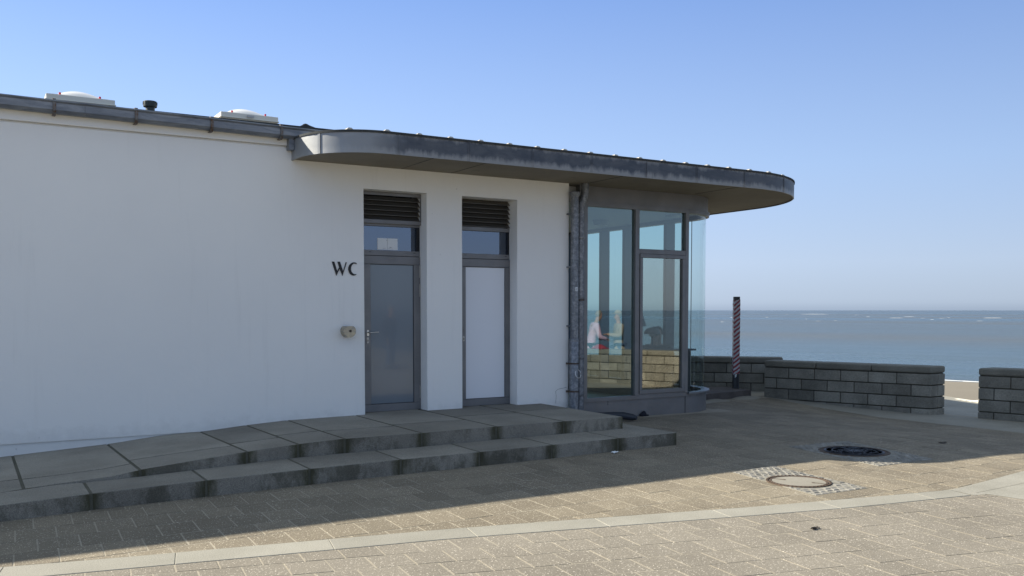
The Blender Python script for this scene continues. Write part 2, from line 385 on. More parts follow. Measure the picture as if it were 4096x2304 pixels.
# shore line runs along (-.33,.944) through (69,44.5)
sd = Vector((-.33, .944)).normalized()
def shore(s, off): return (69+sd.x*s+sd.y*off-.75*max(0, -25-s), 44.5+sd.y*s-sd.x*off)
p = [shore(-1500, 8), shore(2500, 8), (-3000, 2600), (-900, 60), (18, 40), (18, -60), (-900,-60), (-900, -1400)]
vs = [];
def beach_z(off): return -3.35-.69*ss((off+45)/48)
cols = [-52, -40, -30, -20, -10, -4, 0, 4, 9]
for c in cols:
    for k in range(41): x, y = shore(-400+k*25, c); vs.append((x, y, beach_z(c)-max(0, c)*.08-.02*(1+sin(k*1.7+c))*(-30 < c < -5)))
fs = [(i*41+k, i*41+k+1, (i+1)*41+k+1, (i+1)*41+k) for i in range(len(cols)-1) for k in range(40)]
b.add(vs, fs, .5); struct(b.build('beach', M['sand']))
b = MB(); b.add([(17, -9000, -4.02), (30000, -9000, -4.02), (30000, 40000, -4.02), (17, 40000, -4.02)], [(0,1,2,3)], .5)
struct(b.build('sea', M['sea']))
b = MB()
for x1, y1, x2, y2 in [(1028,918,1063,898),(694,506,703,501),(580,434,588,429),(639,399,650,392),(314,330,315.4,329),(548,525,550,524),(464,410,465,409.6),(379,328,381,327),(407,340,408.4,339.3),(947,871,950,869.5),(913,732,916,730.5),(680,533,683,531.5),(579.6,408.6,582,407),(456.5,289,459.5,287),(637.7,427,639.5,426),(513.9,529.7,516,528.5),(503,348,505,347),(591,402,594,400)]:
    n_ = max(3, int(abs(x2-x1))); d = Vector((x2-x1, y2-y1)); pn = Vector((-d.y, d.x)).normalized(); h = .09+abs(x2-x1)*.004
    pts = []
    for i in range(n_+1):
        t = i/n_; q = Vector((x1, y1))+d*t; hh = h*(.35+.65*random.random())*min(1, 4*t+.2, 4*(1-t)+.2)
        pts.append((q, hh))
    vs = []
    for q, hh in pts: vs += [(q.x-pn.x*1.5, q.y-pn.y*1.5, -4.05), (q.x, q.y, -4.02+hh*1.6), (q.x+pn.x*1.5, q.y+pn.y*1.5, -4.05)]
    fs = []
    for i in range(n_): fs += [(3*i, 3*i+1, 3*i+4, 3*i+3), (3*i+1, 3*i+2, 3*i+5, 3*i+4)]
    b.add(vs, fs, .5)
# surf line on the beach
for k in range(-60, 140):
    o1 = -1.0+.25*sin(k*.7)+random.random()*.15
    a0 = shore(k*1.6, o1); a1 = shore(k*1.6+1.3+random.random()*.4, o1+random.random()*.1)
    b.add([(a0[0], a0[1], -4.03), (a1[0], a1[1], -4.03), (a1[0]+.14, a1[1], -3.97), (a0[0]+.14, a0[1], -3.99)], [(0,1,2,3)], .5)
tag(b.build('wave_foam', M['foam']), 'white foam of small breaking waves on the sea', 'foam', kind='stuff')

# ---- paving
STRIP_T = [(-6, 7.9), (.13, 6.67), (.77, 6.535), (1.65, 6.38), (3.09, 6.115), (3.84, 5.94), (4.88, 5.69), (5.6, 5.51), (6.67, 5.30), (7.14, 5.21), (7.69, 5.11), (8.38, 5.19), (9.3, 5.33), (12.2, 5.8)]
STRIP_B = [(-6, 7.5), (.35, 6.30), (.79, 6.22), (1.57, 6.08), (2.95, 5.84), (4.22, 5.54), (5.36, 5.27), (6.26, 5.07), (6.94, 4.96), (7.81, 4.83)]
BAND = [(13.25, 13.2), (13.05, 12.2), (12.93, 10.9), (12.9, 9.9), (12.95, 8.9), (13.05, 7.6), (12.9, 6.4), (12.2, 5.8)]
COB = [[(8.25,6.28),(9.17,6.26),(9.50,7.72),(8.50,7.75)], [(6.46,5.56),(7.15,5.55),(7.305,6.85),(6.66,6.81)]]
def interp(line, x):
    for i in range(len(line)-1):
        (x0, y0), (x1, y1) = line[i], line[i+1]
        if x0 <= x <= x1: return y0+(y1-y0)*(x-x0)/(x1-x0)
    return line[0][1] if x < line[0][0] else line[-1][1]
def inside(p, poly):
    return all((poly[(i+1)%len(poly)][0]-poly[i][0])*(p[1]-poly[i][1])-(poly[(i+1)%len(poly)][1]-poly[i][1])*(p[0]-poly[i][0]) > 0 for i in range(len(poly)))
def subtract(poly, conv):
    """poly minus a convex ccw polygon, as a list of pieces"""
    out = []; rest = poly
    for i in range(len(conv)):
        a, c = conv[i], conv[(i+1)%len(conv)]
        o_ = clip(rest, c, a)
        if area(o_) > 1e-4: out.append(o_)
        rest = clip(rest, a, c)
        if area(rest) < 1e-5: break
    return out
def inset(poly, d):
    cx = sum(p[0] for p in poly)/len(poly); cy = sum(p[1] for p in poly)/len(poly); r = math.sqrt(area(poly)/pi)
    out = []; n = len(poly)
    A = sum(poly[i][0]*poly[(i+1)%n][1]-poly[(i+1)%n][0]*poly[i][1] for i in range(n)); sg = 1 if A > 0 else -1
    res = poly
    for i in range(n):
        a, c = Vector(poly[i]), Vector(poly[(i+1)%n]); e = c-a
        if e.length < 1e-6: continue
        nn = Vector((-e.y, e.x)).normalized()*sg*d; a2, c2 = a+nn, c+nn
        res = clip(res, a2, c2) if sg > 0 else clip(res, c2, a2)
        if len(res) < 3: return []
    return res
def lay(b, ox, oy, ra, ja, L, W, rng, keep, joint=.0055, jit=.0, bend=0):
    rx, ry = cos(R(ra)), sin(R(ra)); jx, jy = cos(R(ja)), sin(R(ja))
    for r in range(*rng[0]):
        off = (.5*L if r % 2 else 0)+random.uniform(-1, 1)*jit
        for k in range(*rng[1]):
            x = ox+rx*(k*L+off)-jx*r*W; y = oy+ry*(k*L+off)-jy*r*W
            q = [(x, y), (x+jx*W, y+jy*W), (x+jx*W+rx*L, y+jy*W+ry*L), (x+rx*L, y+ry*L)]
            for piece in keep(q):
                pc = inset(piece, joint)
                if area(pc) > 4e-4:
                    dz = random.uniform(-.0015, .0015)
                    b.prism(pc, lambda x, y: G(x, y)-.02, lambda x, y: G(x, y)-.003+dz)
def seg_clip_below(q, line, up=True):
    """clip against the piece of an x-monotone polyline under the quad (approximately straight there)"""
    x0 = min(p[0] for p in q); x1 = max(p[0] for p in q)
    if x1-x0 < 1e-6: return q
    a = (x0, interp(line, x0)); c = (x1, interp(line, x1))
    return clip(q, a, c) if up else clip(q, c, a)
STEPF = [(-3, 7.62), (.17, 8.12), (.84, 8.22), (1.8, 8.29), (2.73, 8.36), (3.65, 8.42), (4.6, 8.45), (5.5, 8.48), (6.5, 8.53), (7.43, 8.55)]
def keepA(q):
    xm = sum(p[0] for p in q)/4; ym = sum(p[1] for p in q)/4
    if xm < -3.2 or xm > 13.4 or ym > 17: return []
    q = seg_clip_below(q, STRIP_T, True)
    if area(q) < 1e-4: return []
    if xm < 7.43:
        q = seg_clip_below(q, STEPF, False)
        if area(q) < 1e-4: return []
    else:
        if ym > 11.2 and xm < 10.8: return []
    # sea-side band
    if ym > 5.7:
        bx = [p for p in BAND]; ys = [p[1] for p in bx]
        y0 = min(p[1] for p in q); y1 = max(p[1] for p in q)
        f = lambda y: interp(sorted([(p[1], p[0]) for p in BAND]), y)
        q = clip(q, (f(y0), y0), (f(y1), y1))
        if area(q) < 1e-4: return []
    out = [q]
    for c in COB:
        if min(p[0] for p in q) < max(p[0] for p in c) and max(p[0] for p in q) > min(p[0] for p in c) and min(p[1] for p in q) < max(p[1] for p in c) and max(p[1] for p in q) > min(p[1] for p in c):
            r_ = q
            for i in range(4): r_ = clip(r_, c[i], c[(i+1)%4])
            if area(r_) > 1e-5: out = [z for o_ in out for z in subtract(o_, c)]
    return out
b = MB()
lay(b, 1.46, 7.395, 1.9, -92.2, .2725, .375, ((-8, 14), (-22, 46)), keepA, jit=.01)
struct(b.build('paving_by_steps', M['paver'], bevel=.0018))
def keepB(q):
    xm = sum(p[0] for p in q)/4; ym = sum(p[1] for p in q)/4
    if ym < 1.2 or xm < -2.5 or xm > 8.9: return []
    q = seg_clip_below(q, STRIP_B+[(7.9, 4.5), (12, 4.4)] if False else STRIP_B, False)
    if area(q) < 1e-4: return []
    q = clip(q, (8.45, 1.0), (7.81, 4.83))
    return [q] if area(q) > 1e-4 else []
b = MB()
lay(b, 3.18, 5.79, -13.2, -96.3, .2655, .293, ((-18, 6), (-24, 34)), keepB, jit=.006)
struct(b.build('paving_foreground', M['paver_pink'], bevel=.0018))
# granite strip, one slab per metre
b = MB(); xs = [-5.0+i*1.02 for i in range(13)]; xs = [x+.05 for x in xs if x < 7.7]+[7.72]
for i in range(len(xs)-1):
    x0, x1 = xs[i]+.0015, xs[i+1]-.0015; mid = [x0+(x1-x0)*k/4 for k in range(5)]
    pts = [(x-.06, interp(STRIP_B, x-.06)+.004) for x in mid]+[(x, interp(STRIP_T, x)-.004) for x in reversed(mid)]
    b.prism(pts, -.02, 0.0)
struct(b.build('granite_strip', M['kerb'], bevel=.003))
# pale concrete apron to the right and the band along the sea wall
def sheet(b, lo, hi, zoff=-.001):
    n_ = len(lo)
    for i in range(n_-1):
        for k in range(8):
            t0, t1 = k/8, (k+1)/8
            P = lambda a, c, t: (a[0]+(c[0]-a[0])*t, a[1]+(c[1]-a[1])*t)
            q = [P(lo[i], hi[i], t0), P(lo[i+1], hi[i+1], t0), P(lo[i+1], hi[i+1], t1), P(lo[i], hi[i], t1)]
            b.add([(x, y, G(x, y)+zoff) for x, y in q], [(0,1,2,3)], .5)
b = MB()
T2 = [(7.725, 5.103), (7.9, 5.12), (8.38, 5.19), (9.3, 5.33), (10.7, 5.56), (12.2, 5.8), (12.9, 6.4), (18.03, 7.0)]
B2 = [(7.68, 4.85), (7.83, 4.815), (8.15, 3.0), (8.45, 1.0), (9.5, -8), (12, -20), (14, -20), (18.03, -20)]
sheet(b, B2, T2, -.002)
BL = list(BAND[:7]); BR = [(18.03, p[1]) for p in BL]
BL = [(13.6, 17)]+BL; BR = [(18.03, 17)]+BR; BR[-1] = (18.03, 7.0)
sheet(b, BR, BL, -.003)
struct(b.build('concrete_apron', M['kerb']))
# thin joints in the apron
b = MB()
for (a, c) in [((7.80,4.90),(9.6,5.0)), ((9.6,5.0),(12.8,5.5)), ((9.6,5.0),(10.4,0)), ((14.9,10.6),(17.3,11.2)), ((14.6,9.6),(17.3,10.0)), ((15.4,9.2),(15.9,12.6)), ((16.4,9.2),(17.0,12.6))]:
    d = (Vector(c)-Vector(a)); pn = Vector((-d.y, d.x)).normalized()*.0028; n_ = 8
    for i in range(n_):
        p = Vector(a)+d*i/n_; q = Vector(a)+d*(i+1)/n_
        b.add([(v.x, v.y, G(v.x, v.y)+.001) for v in (p-pn, q-pn, q+pn, p+pn)], [(0,1,2,3)], .5)
struct(b.build('apron_joints', M['cobble_bed']))

# ================================================================ STEPS
UPF = [(-3, 8.2, .02), (.17, 8.68, .128), (.6, 8.80, .140), (1.05, 8.79, .165), (1.35, 8.82, .205), (2.3, 8.98, .262), (2.84, 9.07, .285), (3.3, 9.10, .30), (4.2, 9.09, .30), (5.2, 9.17, .30), (6.17, 9.18, .30), (7.09, 9.19, .30)]
WZ = [(-3, -.15), (.3, .083), (1.35, .143), (1.86, .196), (2.35, .215), (2.83, .255), (3.32, .285), (4.2, .295), (5, .30), (7.1, .30)]
LT = [(-3, .115), (.17, .128), (.84, .135), (1.8, .145), (2.7, .15), (7.5, .15)]
def fy(x): return interp([(a, c) for a, c, d in UPF], x)
def fz(x): return interp([(a, d) for a, c, d in UPF], x)
def wz(x): return interp(WZ, x)
st = thing('stone_steps', 'long grey granite landing and step with mossy risers in front of the doors', 'steps', (3.5, 9.5, 0))
def landing_z(x, y): 
    t = max(0, min(1, (y-fy(x))/(11.12-fy(x)))); return fz(x)*(1-t)+wz(x)*t
def slab(b, xa, xb, ylo, yhi, zlo, zt, nx=14, ny=5):
    t = random.random(); vs = []; fs = []
    for j in range(ny+1):
        for i in range(nx+1):
            x = xa+(xb-xa)*i/nx; y = ylo(x)+(yhi(x)-ylo(x))*j/ny; vs.append((x, y, zt(x, y)))
    k = (nx+1)*(ny+1); vs += [(x, y, zlo) for x, y, z in vs]; w_ = nx+1
    for j in range(ny):
        for i in range(nx): a = j*w_+i; fs += [(a, a+1, a+w_+1, a+w_), (k+a, k+a+w_, k+a+w_+1, k+a+1)]
    for i in range(nx): fs += [(i, k+i, k+i+1, i+1), (ny*w_+i, ny*w_+i+1, k+ny*w_+i+1, k+ny*w_+i)]
    for j in range(ny): fs += [(j*w_, (j+1)*w_, k+(j+1)*w_, k+j*w_), (j*w_+nx, k+j*w_+nx, k+(j+1)*w_+nx, (j+1)*w_+nx)]
    o_ = len(b.v); b.add(vs, fs, t)
    for i_, q_ in enumerate(vs): b.jd[o_+i_] = min(q_[0]-xa, xb-q_[0])
ub = MB(); J = [-1.7, -.7, .36, 1.30, 2.31, 2.85, 3.36, 4.25, 5.235, 6.19, 7.09]
mid = [9.2, 9.0, 9.1, 9.4, 9.62, 9.95, 10.1, 9.93, 10.35, 10.4]
for i in range(len(J)-1):
    x0, x1 = J[i]+(.014 if i else 0), J[i+1]-(.014 if i < len(J)-2 else 0); ym = 9.3+.02*i+random.uniform(-.03,.03) if i < 3 else [0,0,0,9.55,9.72,9.9,9.85,9.95,10.3,10.42][i]
    n_ = 4
    lo = [x0+(x1-x0)*k/n_ for k in range(n_+1)]
    for ya, yb in (('f', ym-.015), (ym+.015, 'w')):
        slab(ub, x0, x1, (fy if ya == 'f' else (lambda x: ya)), (lambda x: 11.36 if yb == 'w' else yb), -.05, landing_z)
ub.build('landing', M['slab'], st, bevel=.006, seg=2)
jb = MB()
lo = [-1.7+8.775*k/60 for k in range(61)]
slab(jb, -1.69, 7.07, lambda x: fy(x)+.006, lambda x: 11.3, -.05, lambda x, y: landing_z(x, y)-.0035, 90, 14)
jb.build('mossy_joints', M['moss'], st)
lb = MB(); J = [-2.1, -1.1, -.1, .83, 1.77, 2.735, 3.70, 4.62, 5.56, 6.52, 7.43]
for i in range(len(J)-1):
    x0, x1 = J[i]+(.011 if i else 0), J[i+1]-(.011 if i < len(J)-2 else 0); lo = [x0+(x1-x0)*k/4 for k in range(5)]
    slab(lb, x0, x1, lambda x: interp(STEPF, x), lambda x: (fy(x)-.004 if x < 6.9 else 9.215), -.05, lambda x, y: interp(LT, x), 14, 2)
lb.build('lower_step', M['slab'], st, bevel=.006, seg=2)
# step wraps behind the right end of the landing
lb = MB(); lb.prism([(7.112, 9.222), (7.425, 9.222), (7.43, 9.95), (7.112, 9.95)], -.05, .148); lb.build('lower_step', M['slab'], st, bevel=.006, seg=2)
jb = MB(); lo = [-2.1+9.515*k/50 for k in range(51)]
slab(jb, -2.09, 7.41, lambda x: interp(STEPF, x)+.006, lambda x: min(fy(x)-.01, 9.17), -.05, lambda x, y: interp(LT, x)-.003, 80, 3)
jb.build('mossy_joints', M['moss'], st)

# ================================================================ BUILDING
YW = 11.12
bd = thing('white_building', 'low white plastered public toilet building with flat roof and rounded grey canopy', 'building', (3, 11.12, 0))
b = MB()
Z0 = .215
def wall_piece(b, x0, x1, z0, z1, y0=YW, y1=YW+.3): b.box((x0, y0, z0), (x1, y1, z1), .5)
wall_piece(b, -9, 3.46, Z0, 3.64); wall_piece(b, 3.46, 4.386, Z0, 3.50); wall_piece(b, 5.28, 5.81, Z0, 3.50); wall_piece(b, 6.692, 7.57, Z0, 3.50)
wall_piece(b, 4.386, 5.28, 3.212, 3.50); wall_piece(b, 5.81, 6.692, 3.208, 3.50)
b.build('wall', M['plaster'], bd)
b = MB(); b.box((-9, YW-.03, 3.662), (3.40, YW+.3, 3.80), .5); b.box((-9, YW+.02, 3.64), (3.40, YW+.3, 3.662), .5); b.build('eaves_band', M['plaster'], bd, bevel=.012, seg=3)
b = MB(); b.box((-9, YW+.018, -.3), (4.386, YW+.3, Z0)); b.box((5.28, YW+.018, -.1), (5.81, YW+.3, Z0)); b.box((6.692, YW+.018, -.1), (7.57, YW+.3, Z0)); b.build('plinth', M['plaster'], bd)
# hidden body of the building
b = MB(); b.box((-9, YW+.3, -.3), (-8.8, 20, 3.75)); b.box((-9, 19.8, -.3), (7.5, 20, 3.75)); b.box((7.3, YW+.3, 0), (7.57, 17.2, 3.5)); b.box((4.1, YW+1.1, 0), (7.3, YW+1.2, 3.5)); b.box((7.57, 17.0, 0), (10.8, 17.2, 3.5), .5)
b.box((10.80, 15.9, 0), (10.89, 17.2, 3.5))
b.build('back_wall', M['plaster'], bd)
# main roof
b = MB(); b.prism([(-9.2, 11.0), (4.4, 11.0), (4.4, 20.2), (-9.2, 20.2)], lambda x, y: 3.862+.04*(y-11), lambda x, y: 3.897+.04*(y-11)); b.build('roof', M['felt'], bd, bevel=.004)
# gutter with brackets
g = [(11.085, 3.765), (10.985, 3.757), (10.945, 3.79), (10.94, 3.862), (10.93, 3.868), (10.922, 3.88), (10.93, 3.892), (10.945, 3.892), (10.952, 3.88), (10.95, 3.80), (10.99, 3.768), (11.085, 3.775)]
def gut(x0, x1, dz0, dz1):
    b = MB(); n_ = len(g); vs = [(x0, y, z+dz0) for y, z in g]+[(x1, y, z+dz1) for y, z in g]
    b.add(vs, [(i, (i+1)%n_, n_+(i+1)%n_, n_+i) for i in range(n_)]+[tuple(range(n_)), tuple(range(2*n_-1, n_-1, -1))], .5); return b
dzf = lambda x: .002-.0105*(x-.3)
xs = [-9, -4.0, -1.0, 1.128, 3.95]; gp = None
for i in range(4):
    o = gut(xs[i]+(.002 if i else 0), xs[i+1], dzf(xs[i])+.001*(i%2), dzf(xs[i+1])+.001*(i%2)).build('gutter', M['gutter'], bd, smooth='auto')
    gp = gp or o
for k in range(-6, 5):
    x = .83+.817*k
    if x > 3.5: break
    b = MB(); z = dzf(x); pts = [(11.09, 3.748), (10.98, 3.742), (10.935, 3.782), (10.928, 3.87), (10.94, 3.902), (11.0, 3.91)]
    for i in range(len(pts)-1):
        (y0, z0), (y1, z1) = pts[i], pts[i+1]; d = Vector((y1-y0, z1-z0)); q = Vector((-d.y, d.x)).normalized()*.005
        b.add([(xx, yy, zz+z) for xx in (x-.016, x+.016) for yy, zz in ((y0-q.x, z0-q.y), (y1-q.x, z1-q.y), (y1+q.x, z1+q.y), (y0+q.x, z0+q.y))], [(0,1,2,3),(7,6,5,4),(0,4,5,1),(1,5,6,2),(2,6,7,3),(3,7,4,0)], .5)
    b.build('gutter_bracket', M['rustbracket'] if 'rustbracket' in M else M['rust'], bd)
MB().box((3.385, 10.99, 3.60), (3.447, 11.10, 3.735), .5).build('flashing', M['gutter'], bd)
# canopy
ol = [(3.45, 13)] + arc(4.3, 10.9, .85, 180, 270, 14)+[(5.2+i*1.0, 10.05) for i in range(5)]+arc(10.26, 12.15, 2.1, -90, 0, 22)+[(12.36, 18.5), (3.45, 18.5)]
def offset(poly, d):
    n = len(poly); out = []
    for i in range(n):
        a, p, c = Vector(poly[i-1]), Vector(poly[i]), Vector(poly[(i+1)%n]); e1 = (p-a).normalized(); e2 = (c-p).normalized()
        n1 = Vector((e1.y, -e1.x)); n2 = Vector((e2.y, -e2.x)); m_ = (n1+n2).normalized(); k = d/max(.3, m_.dot(n1)); out.append((p.x+m_.x*k, p.y+m_.y*k))
    return out
inn = offset(ol, -.02)
b = MB(); b.prism(inn, 3.502, 3.70, .5); b.build('canopy_slab', M['soffit'], bd)
b = MB(); n_ = len(ol); lip = offset(ol, .012)
i0 = offset(ol, -.018)
vs = [(x, y, 3.487) for x, y in i0]+[(x, y, 3.487) for x, y in ol]+[(x, y, 3.728) for x, y in ol]
b.add(vs, [(i, (i+1)%n_, n_+(i+1)%n_, n_+i) for i in range(n_)]+[(n_+i, n_+(i+1)%n_, 2*n_+(i+1)%n_, 2*n_+i) for i in range(n_)], .5)
b.build('canopy_fascia', M['zinc'], bd, smooth='auto')
b = MB(); vs = [(x, y, z) for z, P_ in ((3.728, ol), (3.722, lip), (3.748, lip), (3.752, ol), (3.70, i0)) for x, y in P_]
b.add(vs, [(k*n_+i, k*n_+(i+1)%n_, (k+1)*n_+(i+1)%n_, (k+1)*n_+i) for k in range(4) for i in range(n_)], .5)
b.build('canopy_drip_edge', M['felt'], bd, smooth='auto')
# soffit joints
for x in (4.91, 5.64, 7.81, 9.99): MB().box((x-.004, 10.07, 3.4985), (x+.004, 11.11, 3.506), .5).build('soffit_joint', M['black'], bd)
# standing fascia seams
def at_len(s):
    pts = ol[:-2]; acc = 0
    for i in range(len(pts)-1):
        a, c = Vector(pts[i]), Vector(pts[i+1]); L = (c-a).length
        if acc+L >= s: t = (s-acc)/L; p = a+(c-a)*t; d = (c-a)/L; return p, d
        acc += L
    return None
tot = 13-10.9
L1 = tot+pi/2*.85
for s in [tot+.48, L1+.12+0, L1+1.06, L1+1.99, L1+2.92, L1+3.85, L1+4.78, L1+5.72, L1+6.7, L1+7.68, L1+8.6]:
    p, d = at_len(s); nn = Vector((d.y, -d.x)); b = MB()
    M4 = Matrix(((d.x, nn.x, 0, p.x), (d.y, nn.y, 0, p.y), (0, 0, 1, 0), (0, 0, 0, 1)))
    b.box((-.007, .0015, 3.488), (.007, .009, 3.727), .5, mtx=M4); b.box((-.03, .0, 3.488), (-.007, .003, 3.727), .5, mtx=M4)
    b.build('fascia_seam', M['zinc'], bd)
# roof seams ending above the canopy edge
for i in range(20):
    x = 3.87+.4215*i
    if x > 11.6: break
    y = 10.06 if x < 10.3 else 12.15-math.sqrt(max(.01, 2.1**2-(x-10.26)**2))
    if x < 4.3: y = 10.9-math.sqrt(.85**2-(x-4.3)**2)
    y += .03; b = MB()
    b.add([(x-.055, y, 3.745), (x+.055, y, 3.745), (x+.018, y+.02, 3.780), (x-.018, y+.02, 3.780), (x-.055, y+1.0, 3.745), (x+.055, y+1.0, 3.745), (x+.018, y+1.0, 3.782), (x-.018, y+1.0, 3.782)], [(0,1,2,3),(4,7,6,5),(0,3,7,4),(1,5,6,2),(0,4,5,1)], .5)
    b.build('roof_seam', M['seam'], bd)
b = MB(); b.prism(offset(ol, -.1), 3.70, 3.742, .5); b.build('canopy_roof', M['seam'], bd)
# glass bay ------------------------------------------------------
YG = 11.2
cx, cy, CR = 9.93, 12.16, .96
def bay_path(r, x0=7.82, yend=15.9, n=20): return [(x0, cy-r)]+arc(cx, cy, r, -90, 0, n)+[(cx+r, yend)]
def band(b, r0, r1, z0, z1, x0=7.82, yend=15.9):
    P0 = bay_path(r1, x0, yend); P1 = bay_path(r0, x0, yend); n_ = len(P0)
    vs = [(x, y, z0) for x, y in P0]+[(x, y, z0) for x, y in P1]+[(x, y, z1) for x, y in P1]+[(x, y, z1) for x, y in P0]
    fs = [(k*n_+i, k*n_+i+1, ((k+1)%4)*n_+i+1, ((k+1)%4)*n_+i) for k in range(4) for i in range(n_-1)]+[(0, n_, 2*n_, 3*n_), (n_-1, 4*n_-1, 3*n_-1, 2*n_-1)]
    b.add(vs, fs, .5); return b
bay = thing('glazed_bay', 'glass bay with rounded corner and grey metal frames under the canopy', 'glass bay', (9.3, 11.2, 0))
band(MB(), .80, .965, -.15, .268).build('base_panel', M['frame'], bay, smooth='auto')
band(MB(), .80, .965, 3.262, 3.50).build('top_panel', M['frame'], bay, smooth='auto')
o = band(MB(), .88, .985, .268, .325).build('bottom_frame', M['frame'], bay, smooth='auto')
o = band(MB(), .86, .985, 3.20, 3.262).build('top_frame', M['frame'], bay, smooth='auto')
b = MB(); Pth = bay_path(1.005, 9.93)[1:]; 
band(b, .985, 1.02, .300, .326, 9.95, 13.2).build('sill_ring', M['frame'], bay, smooth='auto'); band(MB(), .985, .997, 3.235, 3.262, 9.95, 13.2).build('head_ring', M['frame'], bay, smooth='auto')
for x0, x1 in ((7.885, 7.95), (8.852, 8.93), (9.868, 9.932)):
    MB().box((x0, YG-.03, .325), (x1, YG+.09, 3.20), .5).build('mullion', M['frame'], bay, bevel=.003)
MB().box((8.93, YG-.025, 2.525), (9.868, YG+.08, 2.60), .5).build('transom', M['frame'], bay, bevel=.003)
# joint lines on base panel
MB().box((9.895, cy-.968, -.02), (9.905, cy-.95, .268), .5).build('panel_joint', M['black'], bay); MB().box((8.35, cy-.9665, .2), (8.356, cy-.95, .268), .5).build('panel_joint', M['black'], bay)
# opening casement
ca = MB(); 
for q in (((8.94, .345), (9.86, .405)), ((8.94, 2.465), (9.86, 2.522)), ((8.94, .407), (8.993, 2.463)), ((9.80, .407), (9.86, 2.463))): ca.box((q[0][0], YG-.04, q[0][1]), (q[1][0], YG+.04, q[1][1]), .5)
cas = ca.build('casement', M['frame'], bay, bevel=.003)
MB().box((8.993, YG-.002, .407), (9.80, YG+.006, 2.463), .5).build('casement_pane', M['glass_b'], cas)
MB().box((8.93, YG-.02, .325), (9.868, YG+.05, .343), .5).build('casement_sill', M['frame'], cas)
def pane(x0, x1, z0, z1, name='window_pane'):
    b = MB(); b.add([(x0, YG+.02, z0), (x1, YG+.02, z0), (x1, YG+.02, z1), (x0, YG+.02, z1)], [(0,1,2,3)], .5); return b.build(name, M['glass_a'], bay)
pane(7.95, 8.852, .325, 3.20); pane(8.93, 9.868, 2.60, 3.20)
b = MB(); P_ = arc(cx, cy, .935, -90, 0, 32); n_ = len(P_)
b.add([(x, y, .325) for x, y in P_]+[(x, y, 3.21) for x, y in P_], [(i, i+1, n_+i+1, n_+i) for i in range(n_-1)], .5); b.build('curved_pane', M['glass_c'], bay, smooth=True)
b = MB(); b.add([(10.865, 12.16, .325), (10.865, 15.9, .325), (10.865, 15.9, 3.2), (10.865, 12.16, 3.2)], [(0,1,2,3)], .5); b.build('side_pane', M['glass_d'], bay)
for y0 in (12.66, 13.86, 14.60, 15.75): MB().box((10.69, y0-.04, .325), (10.89, y0+.04, 3.2), .5).build('mullion', M['frame_dark'], bay, bevel=.003)
MB().box((10.862, 12.150, .325), (10.872, 12.162, 3.2), .5).build('glazing_joint', M['pale_metal'], bay)
# interior
fp = [(7.58, 11.30)]+arc(cx, cy, .85, -90, 0, 12)+[(10.78, 16.98), (7.58, 16.98)]
MB().prism(fp, 3.262, 3.49, .5).build('ceiling', M['ceil'], bay)
MB().prism(fp, -.1, .012, .5).build('floor', M['floor'], bay)
MB().lathe([(.16, 3.245), (.16, 3.262)], (10.35, 12.0, 0)).build('ceiling_spotlight', M['frame'], bay)
MB().lathe([(.0, 3.15), (.12, 3.17), (.15, 3.262)], (9.75, 13.3, 0)).build('ceiling_spotlight', M['frame'], bay)

